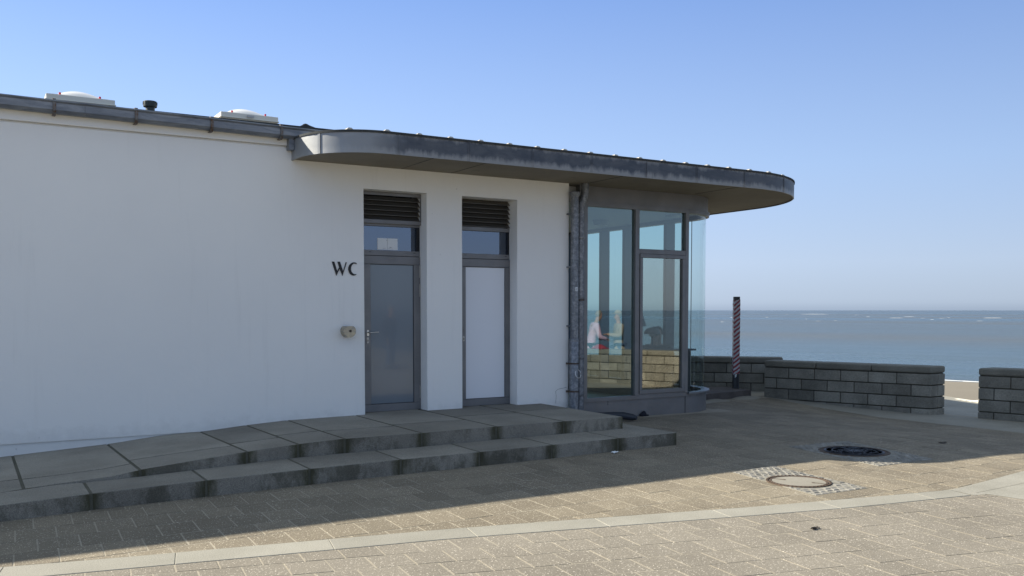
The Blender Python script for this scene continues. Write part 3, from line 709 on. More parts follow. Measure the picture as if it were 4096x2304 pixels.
# ================================================================ DOORS
def door(root, x0, x1, ztop, glass, louvre_frame, nsl):
    y = 11.325
    # frame on hinge side and transom members
    fr = MB(); fr.box((x0-.08, y+.03, .30), (x1+.075, y+.11, .305), .5); fr.box((x1+.004, y-.0, .30), (x1+.055, y+.09, 2.80), .5); fr.box((x0-.1, y+.012, 2.375), (x1, y+.09, 2.445), .5)
    fr.box((x0-.1, y+.012, 2.765), (x1, y+.09, 2.82), .5); fr.build('door_frame', M['frame'], root, bevel=.003)
    lf = MB(); 
    for a, c in (((x0-.03, .30), (x1, .398)), ((x0-.03, 2.262), (x1, 2.37)), ((x0-.03, .40), (x0+.065, 2.26)), ((x1-.10, .40), (x1, 2.26))): lf.box((a[0], y, a[1]), (c[0], y+.07, c[1]), .5)
    leaf = lf.build('door_leaf', M['frame'], root, bevel=.003)
    MB().box((x0+.066, y+.014, .399), (x1-.101, y+.03, 2.261), .5).build('door_panel', glass, leaf)
    b = MB()
    for a, c in (((x0+.065, 2.254), (x1-.10, 2.260)), ((x1-.106, .40), (x1-.1005, 2.25)), ((x0+.066, .40), (x1-.1005, .405))): b.box((a[0], y+.004, a[1]), (c[0], y+.0135, c[1]), .5)
    b.build('panel_gasket', M['black'], leaf)
    b = MB(); b.box((x0-.1, y+.05, 2.445), (x1-.0, y+.058, 2.765), .5); b.build('transom_pane', M['transom'], root)
    MB().box((x1-.045, y+.02, 2.445), (x1, y+.05, 2.765), .5).build('transom_post', M['black'], root)
    b = MB()
    for xx in (x0+.05, x1-.1): b.box((xx, y+.009, 2.418), (xx+.03, y+.0125, 2.424), .5)
    b.build('drain_slot', M['black'], root)
    for z in (2.175, 1.92, .54):
        h = MB(); h.lathe([(.012, z-.09), (.012, z+.09)], (0,0,0), 12, Matrix.Translation((x1+.012, y-.012, 0)))
        h.lathe([(.0135, z+.035), (.0135, z+.038)], (0,0,0), 12, Matrix.Translation((x1+.012, y-.012, 0))); h.box((x1-.02, y-.006, z-.085), (x1+.03, y-.001, z+.085), .5); h.build('hinge', M['pale_metal'], root, smooth='auto')
    # louvre
    lz0, lz1 = 2.825, ztop-.002
    if louvre_frame:
        b = MB(); xr = x1+.035
        for a, c in (((x0-.1, lz0-.03), (xr, lz0+.02)), ((x0-.1, lz1-.045), (xr, lz1-.002)), ((xr-.04, lz0+.02), (xr, lz1-.045))): b.box((a[0], y-.03, a[1]), (c[0], y+.0, c[1]), .5)
        b.build('louvre_frame', M['frame'], root, bevel=.002); lz0 += .02; lz1 -= .045; xe = xr-.04
    else: xe = x1+.04
    sl_ = MB(); n_ = nsl; p = (lz1-lz0)/n_
    for i in range(n_):
        z = lz0+p*(i+.5)
        vs = []
        for xx in (x0-.1, xe):
            vs += [(xx, y+.055, z+p*.42), (xx, y+.062, z+p*.46), (xx, y+.006, z-p*.34), (xx, y-.002, z-p*.40), (xx, y-.002, z-p*.52), (xx, y+.004, z-p*.50)]
        sl_.add(vs, [(0,1,2,3,4,5)[::-1], (6,7,8,9,10,11)]+[(k, (k+1)%6, 6+(k+1)%6, 6+k) for k in range(6)], .5)
    sl_.build('louvre', M['louvre'], root)
    MB().box((x0-.1, y+.07, lz0), (xe, y+.09, lz1), .5).build('louvre_back', M['black'], root)
    MB().box((x0-.15, y+.6, .3), (x1+.15, y+.62, 3.3), .5).build('lobby_wall', M['dark'], root)
    return leaf
M['louvre'] = mat('louvre_bronze', (.10,.09,.075), .45, .3)

d1 = thing('toilet_door', 'grey framed door with dark frosted glass panel and lever handle, beside the black letters', 'door', (4.85, 11.33, .3))
leaf = door(d1, 4.492, 5.28, 3.212, M['door_glass'], True, 5)
b = MB(); M4 = Matrix.Translation((4.513, 11.318, 1.355))
def pill(b, c, w, h, y0, y1):
    pts = [(c[0]+w*cos(R(a)), c[1]+(h if a <= 180 else -h)+w*sin(R(a))) for a in list(range(0, 181, 20))+list(range(180, 361, 20))]
    n_ = len(pts); b.add([(x, y0, z) for x, z in pts]+[(x, y1, z) for x, z in pts], [tuple(range(n_)), tuple(range(2*n_-1, n_-1, -1))]+[(i, (i+1)%n_, n_+(i+1)%n_, n_+i) for i in range(n_)], .5)
pill(b, (4.513, 1.350), .016, .024, 11.316, 11.325)
b.tube([(4.513, 11.32, 1.358), (4.513, 11.275, 1.358), (4.525, 11.262, 1.358), (4.56, 11.262, 1.359), (4.645, 11.262, 1.362)], .0085, 10)
b.build('door_handle', M['steel'], leaf, smooth='auto')
b = MB(); pill(b, (4.511, 1.254), .016, .024, 11.316, 11.325); o = b.build('keyhole_plate', M['pale_metal'], leaf)
b = MB(); pill(b, (4.511, 1.250), .005, .010, 11.3145, 11.3158); b.build('keyhole', M['black'], leaf)
d2 = thing('toilet_door', 'grey framed door with plain white panel, nearer the glass bay', 'door', (6.3, 11.33, .3))
leaf2 = door(d2, 5.911, 6.713, 3.208, M['white_panel'], False, 6)
b = MB(); pill(b, (5.937, 1.254), .015, .022, 11.316, 11.325); b.build('keyhole_plate', M['pale_metal'], leaf2)
b = MB(); pill(b, (5.937, 1.250), .005, .010, 11.3145, 11.3158); b.lathe([(.006, 0), (.006, .003)], mtx=Matrix.Translation((5.930, 11.324, 1.378))@Matrix.Rotation(R(90), 4, 'X'), seg=10)
b.lathe([(.004, 0), (.004, .003)], mtx=Matrix.Translation((5.930, 11.324, 1.405))@Matrix.Rotation(R(90), 4, 'X'), seg=10); b.lathe([(.004, 0), (.004, .003)], mtx=Matrix.Translation((5.930, 11.324, 1.352))@Matrix.Rotation(R(90), 4, 'X'), seg=10)
b.build('keyhole', M['black'], leaf2)
# paper notices in the transom window
for i, (x0, x1, lab) in enumerate(((4.677, 4.8195, 'left of the two white sheets taped in the window over the frosted door'), (4.8225, 4.967, 'right of the two white sheets taped in the window over the frosted door'))):
    r = thing('paper_notice', lab, 'notice', (x0, 11.37, 2.455), 'paper notices over the door')
    b = MB(); b.box((x0, 11.3715, 2.455), (x1, 11.3735, 2.609), .5)
    for k in range(7 if i else 5):
        xx = x0+.012+random.random()*.05 if i else x1-.03-random.random()*.04; zz = 2.463+random.random()*.03
        b.box((xx, 11.3705, zz), (xx+.004+random.random()*.014, 11.3712, zz+.0025+random.random()*.004), .5, 1)
    b.box((x1-.012, 11.3705, 2.575), (x1-.006, 11.3712, 2.583), .5, 1); b.build('sheet', [M['paper'], M['ink']], r)
# thresholds
for x0, x1 in ((4.39, 5.276), (5.814, 6.688)): 
    pass
# ================================================================ WC LETTERS
def letters():
    r = thing('wc_sign', 'black WC lettering fixed to the white wall beside the frosted door', 'sign', (4.1, 11.11, 2.2))
    Wp = [(97,168),(131,168),(172,308),(201,248),(178,168),(213,168),(257,308),(298,172),(311,172),(247,372),(207,268),(160,372)]
    Cp = [(452,178),(430,171),(405,171),(375,185),(350,212),(336,245),(333,280),(342,315),(360,345),(385,362),(410,367),(435,360),(451,346),(447,342),(430,347),(412,342),(392,328),(378,305),(370,278),(372,245),(385,212),(405,193),(425,188),(455,196)]
    X = lambda p: 3.953+(p[0]-97)/(455-97)*(4.283-3.953); Zf = lambda p: 2.265-(p[1]-168)/(372-168)*(2.265-2.088)
    for P_, nm in ((Wp, 'letter_w'), (Cp, 'letter_c')):
        bm = bmesh.new(); vs = [bm.verts.new((X(p), YW-.012, Zf(p))) for p in P_]; f = bm.faces.new(vs)
        e = bmesh.ops.extrude_face_region(bm, geom=[f]); bmesh.ops.translate(bm, verts=[v for v in e['geom'] if isinstance(v, bmesh.types.BMVert)], vec=(0, .0115, 0))
        bmesh.ops.recalc_face_normals(bm, faces=bm.faces); me = bpy.data.meshes.new(nm); bm.to_mesh(me); bm.free(); me.materials.append(M['black'])
        o = bpy.data.objects.new('letter', me); COL.objects.link(o); o.parent = r; o.matrix_parent_inverse = Matrix.Translation(-r.location)
letters()
# ================================================================ ASHTRAY
r = thing('wall_ashtray', 'round steel ashtray drum with open flat top on the white wall', 'ashtray', (4.146, 11.0, 1.385))
b = MB(); k = 28; a0, a1 = 130, 410
pts = [(4.14+.081*cos(R(a0+(a1-a0)*i/k)), 1.385+.081*sin(R(a0+(a1-a0)*i/k))) for i in range(k+1)]; n_ = len(pts)
b.add([(x, 10.99, z) for x, z in pts]+[(x, 11.119, z) for x, z in pts], [tuple(range(n_)), tuple(range(2*n_-1, n_-1, -1))]+[(i, i+1, n_+i+1, n_+i) for i in range(n_-1)], .5)
m = mat('worn_steel', (.42,.37,.28), .42, .7); n = N(m); n.base(n.mix(n.ramp(n.noise(n.pos(), 30, 4), (.35, 0.), (.65, 1.)), (.33,.30,.25), (.48,.42,.30))); M['worn'] = m
b.build('drum', M['worn'], r, smooth='auto')
MB().box((4.092, 10.995, 1.435), (4.188, 11.115, 1.4385), .5).build('opening', M['black'], r)
b = MB(); T = Matrix.Translation((4.146, 10.99, 1.388))@Matrix.Rotation(R(90), 4, 'X'); b.lathe([(.017, 0), (.017, .003), (.012, .004)], mtx=T, seg=18); b.build('lock_ring', M['rust'], r)
b = MB(); b.lathe([(.008, .004), (.008, .006)], mtx=T, seg=12); b.build('lock_hole', M['black'], r)

# ================================================================ PIPES
r = thing('downpipe', 'mottled grey zinc downpipe with a cap top standing free beside the white wall', 'downpipe', (7.615, 11.03, 0), 'downpipes')
b = MB(); b.tube([(7.615, 11.03, .0), (7.615, 11.03, 3.34)], .060, 20); b.build('pipe', M['pipe'], r, smooth='auto')
b = MB(); b.tube([(7.607, 11.03, -.02), (7.607, 11.03, 1.22), (7.607, 11.03, 1.235)], [.070, .070, .064], 20); b.lathe([(.075, 1.19), (.075, 1.22)], (7.607, 11.03, 0)); b.build('standpipe', M['pipe'], r, smooth='auto')
b = MB(); b.lathe([(.066, 3.30), (.078, 3.34), (.078, 3.365), (.05, 3.378), (.0, 3.38)], (7.615, 11.03, 0)); b.build('pipe_cap', M['pipe'], r, smooth='auto')
for z in (3.05, 2.28, 1.42): 
    b = MB(); b.lathe([(.066, z-.012), (.068, z), (.066, z+.012)], (7.615, 11.03, 0)); b.box((7.53, 11.03, z-.01), (7.56, 11.118, z+.01), .5); b.build('pipe_collar', M['pipe'], r, smooth='auto')
for z in (.87, .46):
    b = MB(); b.lathe([(.0725, z-.011), (.0725, z+.011)], (7.607, 11.03, 0)); b.box((7.525, 11.02, z-.012), (7.545, 11.118, z+.012), .5); b.build('pipe_clamp', M['rust'], r)
b = MB(); T = Matrix.Translation((7.63, 10.955, .72))@Matrix.Rotation(R(75), 4, 'X'); ring = [(T@Vector((.048*cos(a), .062*sin(a), 0))) for a in [2*pi*i/24 for i in range(25)]]
b.tube(ring, .006, 8); b.build('pull_ring', M['steel'], r, smooth=True)
b = MB(); b.box((7.585, 10.965, 1.93), (7.625, 10.968, 1.985), .5, mtx=None); b.build('sticker', M['paper'], r)
b = MB(); 
for k in range(3): b.box((7.589+.002*k, 10.9635, 1.94+.013*k), (7.618, 10.9645, 1.946+.013*k), .5)
b.build('sticker_print', M['ink'], r)
r = thing('downpipe', 'grey downpipe bending into the canopy soffit, touching the glass bay', 'downpipe', (7.745, 11.07, 0), 'downpipes')
b = MB(); b.tube([(7.745, 11.07, .0), (7.745, 11.07, 3.12), (7.750, 11.06, 3.2), (7.775, 11.04, 3.28), (7.795, 11.03, 3.36), (7.80, 11.03, 3.51)], .058, 20); b.build('pipe', M['pipe'], r, smooth='auto')
for z in (2.71, 1.83, .95, .40): b = MB(); b.lathe([(.058, z-.022), (.0655, z-.012), (.0655, z+.012), (.058, z+.016)], (7.745, 11.07, 0)); b.build('pipe_collar', M['pipe'], r, smooth='auto')
for z in (1.80,): b = MB(); b.lathe([(.063, z-.008), (.063, z+.008)], (7.745, 11.07, 0)); b.build('pipe_clamp', M['rust'], r)
b = MB(); b.tube([(7.90, 11.08, .07), (8.10, 11.00, .075), (8.25, 10.92, .08), (8.36, 10.82, .075), (8.44, 10.70, .06), (8.47, 10.64, .055)], [.045, .05, .052, .058, .05, .03], 14)
tag(b.build('drain_hose', M['rubber'], None, smooth='auto'), 'dark rubber drain hose lying along the base of the glass bay', 'hose')
b = MB(); b.tube([(8.97, 11.17, .0), (9.03, 11.16, .045), (9.08, 11.165, .0)], [.03, .04, .02], 8); b.box((8.98, 11.13, 0), (9.1, 11.19, .02), .5)
tag(b.build('rag', M['c_dark'], None, smooth=True), 'small dark clump lying against the foot of the glass bay', 'clump')
r = MB().tube([(7.33, 11.09, .29), (7.335, 11.085, .40), (7.32, 11.08, .47), (7.36, 11.07, .50), (7.50, 11.06, .52)], .002, 6)
tag(r.build('loose_wire', M['rust'], None), 'thin loose wire curling off the white wall by the pipe', 'wire')

# ================================================================ ROOF THINGS
def skylight(x0, x1, z, label, zr=0):
    y0 = 13.0; w_ = x1-x0; r = thing('roof_skylight', label, 'skylight', (x0+w_/2, y0+.45, 4.0), 'roof skylights')
    h = .84
    b = MB(); b.add([(x0+.05, y0+.05, 3.9), (x1-.05, y0+.05, 3.9), (x1-.05, y0+h-.05, 3.9), (x0+.05, y0+h-.05, 3.9), (x0+.02, y0+.02, z-.07), (x1-.02, y0+.02, z-.07), (x1-.02, y0+h-.02, z-.07), (x0+.02, y0+h-.02, z-.07)], [(0,3,2,1),(4,5,6,7),(0,1,5,4),(1,2,6,5),(2,3,7,6),(3,0,4,7)], .5)
    b.build('kerb', M['skylight'], r)
    b = MB(); b.box((x0, y0, z-.07), (x1, y0+h, z+.0), .5); b.box((x0+.06, y0+.06, z), (x1-.06, y0+h-.06, z+.015), .5); b.box((x0-.012, y0-.012, z-.075), (x1+.012, y0+h+.012, z-.062), .5); b.build('skylight_frame', M['skylight'], r, bevel=.014, seg=3)
    b = MB(); nu = 16; vs = []; fs = []
    for j in range(nu+1):
        for i in range(nu+1):
            u, v = i/nu*2-1, j/nu*2-1; hh = .125*(1-u*u)**.8*(1-v*v)**.8 if abs(u) < 1 and abs(v) < 1 else 0
            vs.append((x0+.09+(u+1)/2*(w_-.18), y0+.09+(v+1)/2*(h-.18), z+.012+hh))
    for j in range(nu):
        for i in range(nu): a = j*(nu+1)+i; fs.append((a, a+1, a+nu+2, a+nu+1))
    b.add(vs, fs, .5); b.build('dome', M['dome'], r, smooth=True)
    for sx in (.2, .78): b = MB(); b.lathe([(.012, z+.0), (.014, z+.03), (.0, z+.036)], (x0+w_*sx, y0+.035, 0), 10); b.build('red_cap', M['red'], r)
    return r
skylight(.895, 1.70, 4.385, 'white domed roof skylight near the left end of the gutter')
s2 = skylight(3.05, 3.85, 4.395, 'white domed roof skylight close to the black bird and the canopy')
MB().box((3.40, 12.975, 4.345), (3.50, 12.985, 4.375), .5).build('label_plate', M['pale_metal'], s2)
r = thing('roof_vent', 'dark plastic mushroom vent pipe between the two skylights', 'vent', (2.13, 13, 4))
MB().lathe([(.058, 3.95), (.058, 4.36)], (2.13, 13, 0)).build('vent_pipe', M['vent'], r, smooth='auto')
b = MB(); b.lathe([(.05, 4.345), (.085, 4.345), (.088, 4.355), (.088, 4.41), (.08, 4.42), (.0, 4.425)], (2.13, 13, 0), 28)
for i in range(14): a = 2*pi*i/14; b.box((-.004, .086, 4.372), (.004, .092, 4.413), .5, mtx=Matrix.Translation((2.13, 13, 0))@Matrix.Rotation(a, 4, 'Z'))
b.build('vent_cap', M['vent'], r, smooth='auto')
# bird: a dark crow crouched behind the roof edge, head to the left
def lofted(b, secs, seg=14):
    vs = []; fs = []
    for (p, rx, rz) in secs:
        for k in range(seg): a = 2*pi*k/seg; vs.append((p[0], p[1]+rx*cos(a), p[2]+rz*sin(a)))
    n_ = len(secs)
    for i in range(n_-1):
        for k in range(seg): fs.append((i*seg+k, i*seg+(k+1)%seg, (i+1)*seg+(k+1)%seg, (i+1)*seg+k))
    fs += [tuple(range(seg)), tuple(range((n_-1)*seg, n_*seg))[::-1]]
    b.add(vs, fs, .5)
r = thing('black_bird', 'black crow crouched on the roof edge beside the canopy end', 'bird', (3.66, 11.25, 3.91))
b = MB(); y = 11.25; z = 3.945
lofted(b, [((3.588, y, z-.008), .002, .002), ((3.61, y, z-.001), .007, .008), ((3.632, y, z+.004), .012, .014), ((3.645, y, z+.005), .024, .026), ((3.668, y, z+.006), .033, .034), ((3.692, y, z+.003), .034, .035), ((3.712, y, z-.010), .034, .038), ((3.74, y, z-.03), .044, .048), ((3.79, y, z-.045), .048, .05), ((3.84, y, z-.052), .04, .038), ((3.89, y, z-.05), .024, .018), ((3.97, y, z-.045), .018, .005), ((3.99, y, z-.045), .014, .002)])
b.build('body', M['bird'], r, smooth=True)
for sgn in (-1, 1):
    b = MB(); lofted(b, [((3.68, y+sgn*.036, z-.03), .006, .014), ((3.76, y+sgn*.045, z-.04), .008, .028), ((3.83, y+sgn*.038, z-.045), .006, .018), ((3.90, y+sgn*.02, z-.045), .003, .006)]); b.build('wing', M['bird'], r, smooth=True)
    b = MB(); b.tube([(3.78, y+sgn*.015, z-.03), (3.782, y+sgn*.015, 3.88)], .003, 6); b.build('leg', M['bird'], r)

# ================================================================ STONE WALLS
def path_pts(path, step):
    out = []; P_ = [Vector(p) for p in path]; L = [0]
    for i in range(len(P_)-1): L.append(L[-1]+(P_[i+1]-P_[i]).length)
    return P_, L
def along(path, s):
    P_, L = path_pts(path, 0); s = max(0, min(L[-1], s))
    for i in range(len(P_)-1):
        if s <= L[i+1]+1e-9: t = (s-L[i])/(L[i+1]-L[i]); return P_[i]+(P_[i+1]-P_[i])*t
    return P_[-1]
def stone_wall(label, path, thick, back_sign=1, ends=((None), (None)), top=.69, rot0=None, seed=1, cap_len=.98):
    """front line path; thick body to the right-hand side of the path direction"""
    rnd = random.Random(seed); P_, L = path_pts(path, 0); T = L[-1]
    def fr(s):
        e = .02; a, c = along(path, s-e), along(path, s+e); d = (c-a).normalized(); return along(path, s), d, Vector((d.y, -d.x))*back_sign
    def back(s):
        p, d, n_ = fr(s)
        if s < .3 and ends[0] is not None: k = ss(1-s/.3); n_ = (n_*(1-k)+Vector(ends[0])*k)
        if s > T-.3 and ends[1] is not None: k = ss(1-(T-s)/.3); n_ = (n_*(1-k)+Vector(ends[1])*k)
        return p+n_*thick, n_
    r = thing('stone_wall', label, 'wall', (P_[0].x, P_[0].y, 0), 'sea front stone walls')
    def chunk(b, s0, s1, z0, z1, pf, pb, k=3, ch=0):
        F_, B_ = [], []
        for i in range(k+1):
            s = s0+(s1-s0)*i/k; p, d, n_ = fr(s); q, nb = back(s); F_.append(p-n_.normalized()*pf); B_.append(q+nb.normalized()*pb)
        pts = [(v.x, v.y) for v in F_]+[(v.x, v.y) for v in reversed(B_)]
        b.prism(pts, z0, z1, rnd.random())
    co = MB(); chunk(co, .02, T-.02, -.4, top-.12, -.018, -.018, k=16); co.build('mortar_bed', M['bed'], r)
    bl = MB(); zt = top-.125; c = 0
    while zt > -.35:
        z0, z1 = zt-.195+.004, zt-.010; s = -.245 if c % 2 else 0.0
        s += 0
        while s < T-.03:
            s0, s1 = max(0, s)+.007, min(T, s+.49)-.007
            if T-s1 < .12: s1 = T
            if s1-s0 > .06:
                # front and back leaves so the bed shows between the blocks
                for side in (0, 1):
                    k = 2; A, B_ = [], []
                    for i in range(k+1):
                        q = s0+(s1-s0)*i/k; p, d, n_ = fr(q); bk, nb = back(q); j = rnd.uniform(-.002, .002)
                        full = (q < .05 or q > T-.05)
                        if side == 0: A.append(p+n_*j); B_.append(p+(bk-p)*(.5))
                        else: A.append(p+(bk-p)*(.505 if not full else .53)); B_.append(bk)
                    b_pts = [(v.x, v.y) for v in A]+[(v.x, v.y) for v in reversed(B_)]
                    bl.prism(b_pts, z0, z1, rnd.random())
            s = (s1+.007)
        zt -= .2; c += 1
    bl.build('blockwork', M['block'], r, bevel=.008, seg=2)
    cp = MB(); nC = max(1, round(T/cap_len)); 
    for i in range(nC): chunk(cp, T*i/nC+(.003 if i else -.012), T*(i+1)/nC-(.003 if i < nC-1 else -.012), top-.118, top, .012, .012, 4)
    cp.build('coping', M['coping'], r, bevel=.028, seg=2)
    return r
# walls run with the sea on their right-hand side when walking towards -Y
pA = [(13.08, 12.55), (13.40, 11.63), (13.74, 10.66), (14.08, 9.70)]
stone_wall('long grey block wall whose right end borders the gap to the beach', pA, .42, -1, (None, (1.0, .06)), seed=3)
pB = [(11.3, 15.95), (12.2, 15.03), (13.04, 14.18), (13.6, 13.6), (14.14, 13.06)]
stone_wall('short grey block wall behind the red and white post', pB, .42, -1, (None, None), seed=5)
def spline(P_, k=6):
    out = []; Q = [Vector(P_[0])*2-Vector(P_[1])]+[Vector(p) for p in P_]+[Vector(P_[-1])*2-Vector(P_[-2])]
    for i in range(1, len(Q)-2):
        for j in range(k):
            t = j/k; a, b_, c, d = Q[i-1], Q[i], Q[i+1], Q[i+2]
            out.append(tuple(.5*((2*b_)+(c-a)*t+(2*a-5*b_+4*c-d)*t*t+(3*b_-a-3*c+d)*t**3)))
    return out+[tuple(P_[-1])]
pC = spline([(14.40, 9.06), (14.60, 8.35), (14.60, 7.5), (14.38, 6.6), (14.02, 5.6), (13.62, 4.7), (13.2, 3.9), (12.6, 3.0), (11.9, 2.0)])
stone_wall('grey block wall at the right edge of the picture beyond the gap', pC, .42, -1, ((1.0, .06), None), seed=8)
# rubble / pale stone at promenade edge in the gap
b = MB(); rnd = random.Random(2)
for i in range(9):
    y0 = 11.75-i*.14; h = .045+rnd.random()*.03
    b.prism([(17.78+rnd.random()*.04, y0-.15), (17.98, y0-.15+rnd.random()*.02), (17.98+rnd.random()*.03, y0), (17.80+rnd.random()*.04, y0)], -.35, -.29+h)
tag(b.build('pale_kerb', M['white_rock'], bevel=.012, seg=2), 'pale sunlit kerbstone lying in the gap between the walls', 'kerbstone')

# ================================================================ DECK, POST, SAND
dk = thing('wooden_deck', 'low dark wooden platform beside the rounded glass corner', 'platform', (12, 13, 0))
b = MB(); n_ = 12
Fl, Fr_ = Vector((10.93, 12.42)), Vector((12.86, 12.70)); Bl, Br = Vector((10.93, 13.9)), Vector((13.02, 13.55))
for i in range(n_):
    t0, t1 = i/n_+.004, (i+1)/n_-.004
    q = [Fl.lerp(Bl, t0), Fr_.lerp(Br, t0), Fr_.lerp(Br, t1), Fl.lerp(Bl, t1)]
    b.prism([(v.x, v.y) for v in q], .085, .118)
b.build('deck_boards', M['wood'], dk, bevel=.003)
b = MB(); d = (Fr_-Fl).normalized(); nn = Vector((d.y, -d.x))*.03
b.prism([(v.x, v.y) for v in (Fl+nn, Fr_+nn, Fr_, Fl)], -.05, .122); d = (Br-Fr_).normalized(); nn = Vector((d.y, -d.x))*.03
b.prism([(v.x, v.y) for v in (Fr_+nn, Br+nn, Br, Fr_)], -.05, .1205); b.build('deck_skirting', M['wood'], dk, bevel=.003)
r = thing('barrier_post', 'dark square post wrapped in red and white tape', 'post', (12.9, 13.12, .118))
T = Matrix.Translation((12.9, 13.12, 0))@Matrix.Rotation(R(-31), 4, 'Z')
b = MB(); b.box((-.056, -.05, .118), (.012, .05, 1.915), .5, mtx=T); b.box((.022, -.05, .118), (.056, .05, 1.915), .5, mtx=T); b.box((.010, -.035, .12), (.024, .045, 1.90), .5, mtx=T); b.build('post', M['post'], r, bevel=.003)
b = MB(); rnd = random.Random(4); nz = 44; vs = []; fs = []
for i in range(nz+1):
    z = .40+1.45*i/nz; e = .0605+rnd.uniform(-.0015, .003)
    for (sx, sy) in ((-1,-1),(1,-1),(1,1),(-1,1)): vs.append(Matrix.Rotation(rnd.uniform(-.03,.03), 4, 'Z')@Vector((sx*e, sy*(e-.005), z+(sx*.01))))
for i in range(nz):
    for k in range(4): fs.append((i*4+k, i*4+(k+1)%4, (i+1)*4+(k+1)%4, (i+1)*4+k))
b.add([T@v for v in vs], fs, .5); tp = b.build('barrier_tape', M['tape'], r)
b = MB(); b.add([(12.845, 13.06, .40), (12.82, 13.03, .36), (12.79, 13.03, .33), (12.81, 13.05, .39), (12.80, 13.0, .35), (12.84, 13.02, .42)], [(0,1,2,3),(0,1,4,5)], .5); b.build('tape_end', M['paper'], r)
b = MB(); vs = []; fs = []; nx, ny = 40, 10; rnd = random.Random(9)
for j in range(ny+1):
    for i in range(nx+1):
        u, v = i/nx, j/ny; x = 10.95+u*2.05; y = 12.43+(.28/1.9)*(x-10.93)-.36*v-.02*sin(u*17)
        h = .05*max(0, (1-v))**1.2*(.55+.45*sin(u*7+.6)+.25*sin(u*19))*min(1, u*8+.2, (1-u)*9)*(1 if v < .98 else 0); vs.append((x, y, G(x, y)-.007+max(0, h)+(.004*rnd.random() if 0 < v < .9 else 0)))
for j in range(ny):
    for i in range(nx): a = j*(nx+1)+i; fs.append((a, a+1, a+nx+2, a+nx+1))
b.add(vs, fs, .5); tag(b.build('sand_drift', M['sandpile'], smooth=True), 'drift of blown sand along the foot of the wooden platform', 'sand', kind='stuff')

# ================================================================ MANHOLES
def cobbles(poly, cxy, rad, label):
    b = MB(); rnd = random.Random(len(label)); (x0, y0), (x1, y1), (x2, y2), (x3, y3) = poly
    w_ = math.hypot(x1-x0, y1-y0); h_ = math.hypot(x3-x0, y3-y0); nu, nv = round(w_/.085), round(h_/.068)
    base = MB(); base.prism(poly, lambda x, y: G(x, y)-.02, lambda x, y: G(x, y)-.001); 
    for j in range(nv):
        for i in range(-1, nu):
            u0 = (i+(.5 if j % 2 else 0))/nu; u1 = u0+1/nu; v0, v1 = j/nv, (j+1)/nv; u0, u1 = max(u0, 0), min(u1, 1)
            if u1-u0 < .02: continue
            def B_(u, v): 
                return (x0*(1-u)*(1-v)+x1*u*(1-v)+x2*u*v+x3*(1-u)*v, y0*(1-u)*(1-v)+y1*u*(1-v)+y2*u*v+y3*(1-u)*v)
            q = [B_(u0, v0), B_(u1, v0), B_(u1, v1), B_(u0, v1)]
            cxm = sum(p[0] for p in q)/4; cym = sum(p[1] for p in q)/4
            if math.hypot(cxm-cxy[0], cym-cxy[1]) < rad+.028: continue
            q = [(p[0]+rnd.uniform(-.006,.006), p[1]+rnd.uniform(-.006,.006)) for p in q]; q = inset(q, .0085)
            if len(q) < 3: continue
            t = rnd.random(); zt = G(cxm, cym)+rnd.uniform(.001, .007); qi = inset(q, .009)
            if len(qi) != len(q): b.prism(q, zt-.03, zt-.002, t); continue
            k = len(q); vs = [(x, y, zt-.03) for x, y in q]+[(x, y, zt-.005) for x, y in q]+[(x, y, zt) for x, y in qi]
            b.add(vs, [(a, (a+1)%k, k+(a+1)%k, k+a) for a in range(k)]+[(k+a, k+(a+1)%k, 2*k+(a+1)%k, 2*k+a) for a in range(k)]+[tuple(range(2*k, 3*k))], t)
    ob = base.build('cobble_setts', [M['cobble_bed'], M['cobble']]); ob2 = b.build('cobble_stones', M['cobble'])
    # one object
    me = ob.data; bm = bmesh.new(); bm.from_mesh(me); k0 = len(bm.faces); bm.from_mesh(ob2.data); bm.faces.ensure_lookup_table()
    for f in bm.faces[k0:]: f.material_index = 1
    bm.to_mesh(me); bm.free(); bpy.data.objects.remove(ob2)
    struct(ob); return ob
c2 = (6.83, 6.09); c1 = (8.865, 7.085)
cobbles(COB[0], c1, .385, 'cob one'); cobbles(COB[1], c2, .30, 'cobble two')
g1 = G(*c1)
r = thing('manhole_cover', 'dark cast iron manhole cover with ornate pattern lying in shade', 'manhole cover', (c1[0], c1[1], g1), 'manhole covers')
b = MB(); b.lathe([(.40, -.03), (.40, .003), (.392, .006), (.375, .006), (.37, .0)], (c1[0], c1[1], g1), 48); b.build('rim', M['rust'], r, smooth='auto')
b = MB(); T = Matrix.Translation((c1[0], c1[1], g1)); b.lathe([(.335, -.03), (.335, .006), (.0, .006)], seg=48, mtx=T)
rnd = random.Random(6)
for i in range(24): b.box((.02, -.004, .006), (.115, .004, .011), .5, mtx=T@Matrix.Rotation(2*pi*i/24, 4, 'Z'))
for rr in (.13, .24, .31): b.lathe([(rr, .006), (rr, .011), (rr+.008, .011), (rr+.008, .006)], seg=40, mtx=T)
for i in range(90):
    rr = rnd.uniform(.145, .30); a = rnd.random()*2*pi
    b.box((-.018, -.004, .006), (.018, .004, .0115), .5, mtx=T@Matrix.Rotation(a, 4, 'Z')@Matrix.Translation((rr, 0, 0))@Matrix.Rotation(rnd.random()*pi, 4, 'Z'))
b.build('cover', M['iron'], r)
r = thing('manhole_cover', 'round manhole cover with pale concrete filling and rusty rim in the sun', 'manhole cover', (c2[0], c2[1], 0), 'manhole covers')
T = Matrix.Translation((c2[0], c2[1], 0))
b = MB(); b.lathe([(.305, -.03), (.305, .004), (.30, .008), (.285, .008), (.28, -.002), (.275, -.002), (.270, .007), (.255, .007), (.25, .0)], seg=56, mtx=T)
for i in range(48): b.box((.285, -.006, .006), (.303, .006, .011), .5, mtx=T@Matrix.Rotation(2*pi*i/48, 4, 'Z'))
b.build('rim', M['rust'], r)
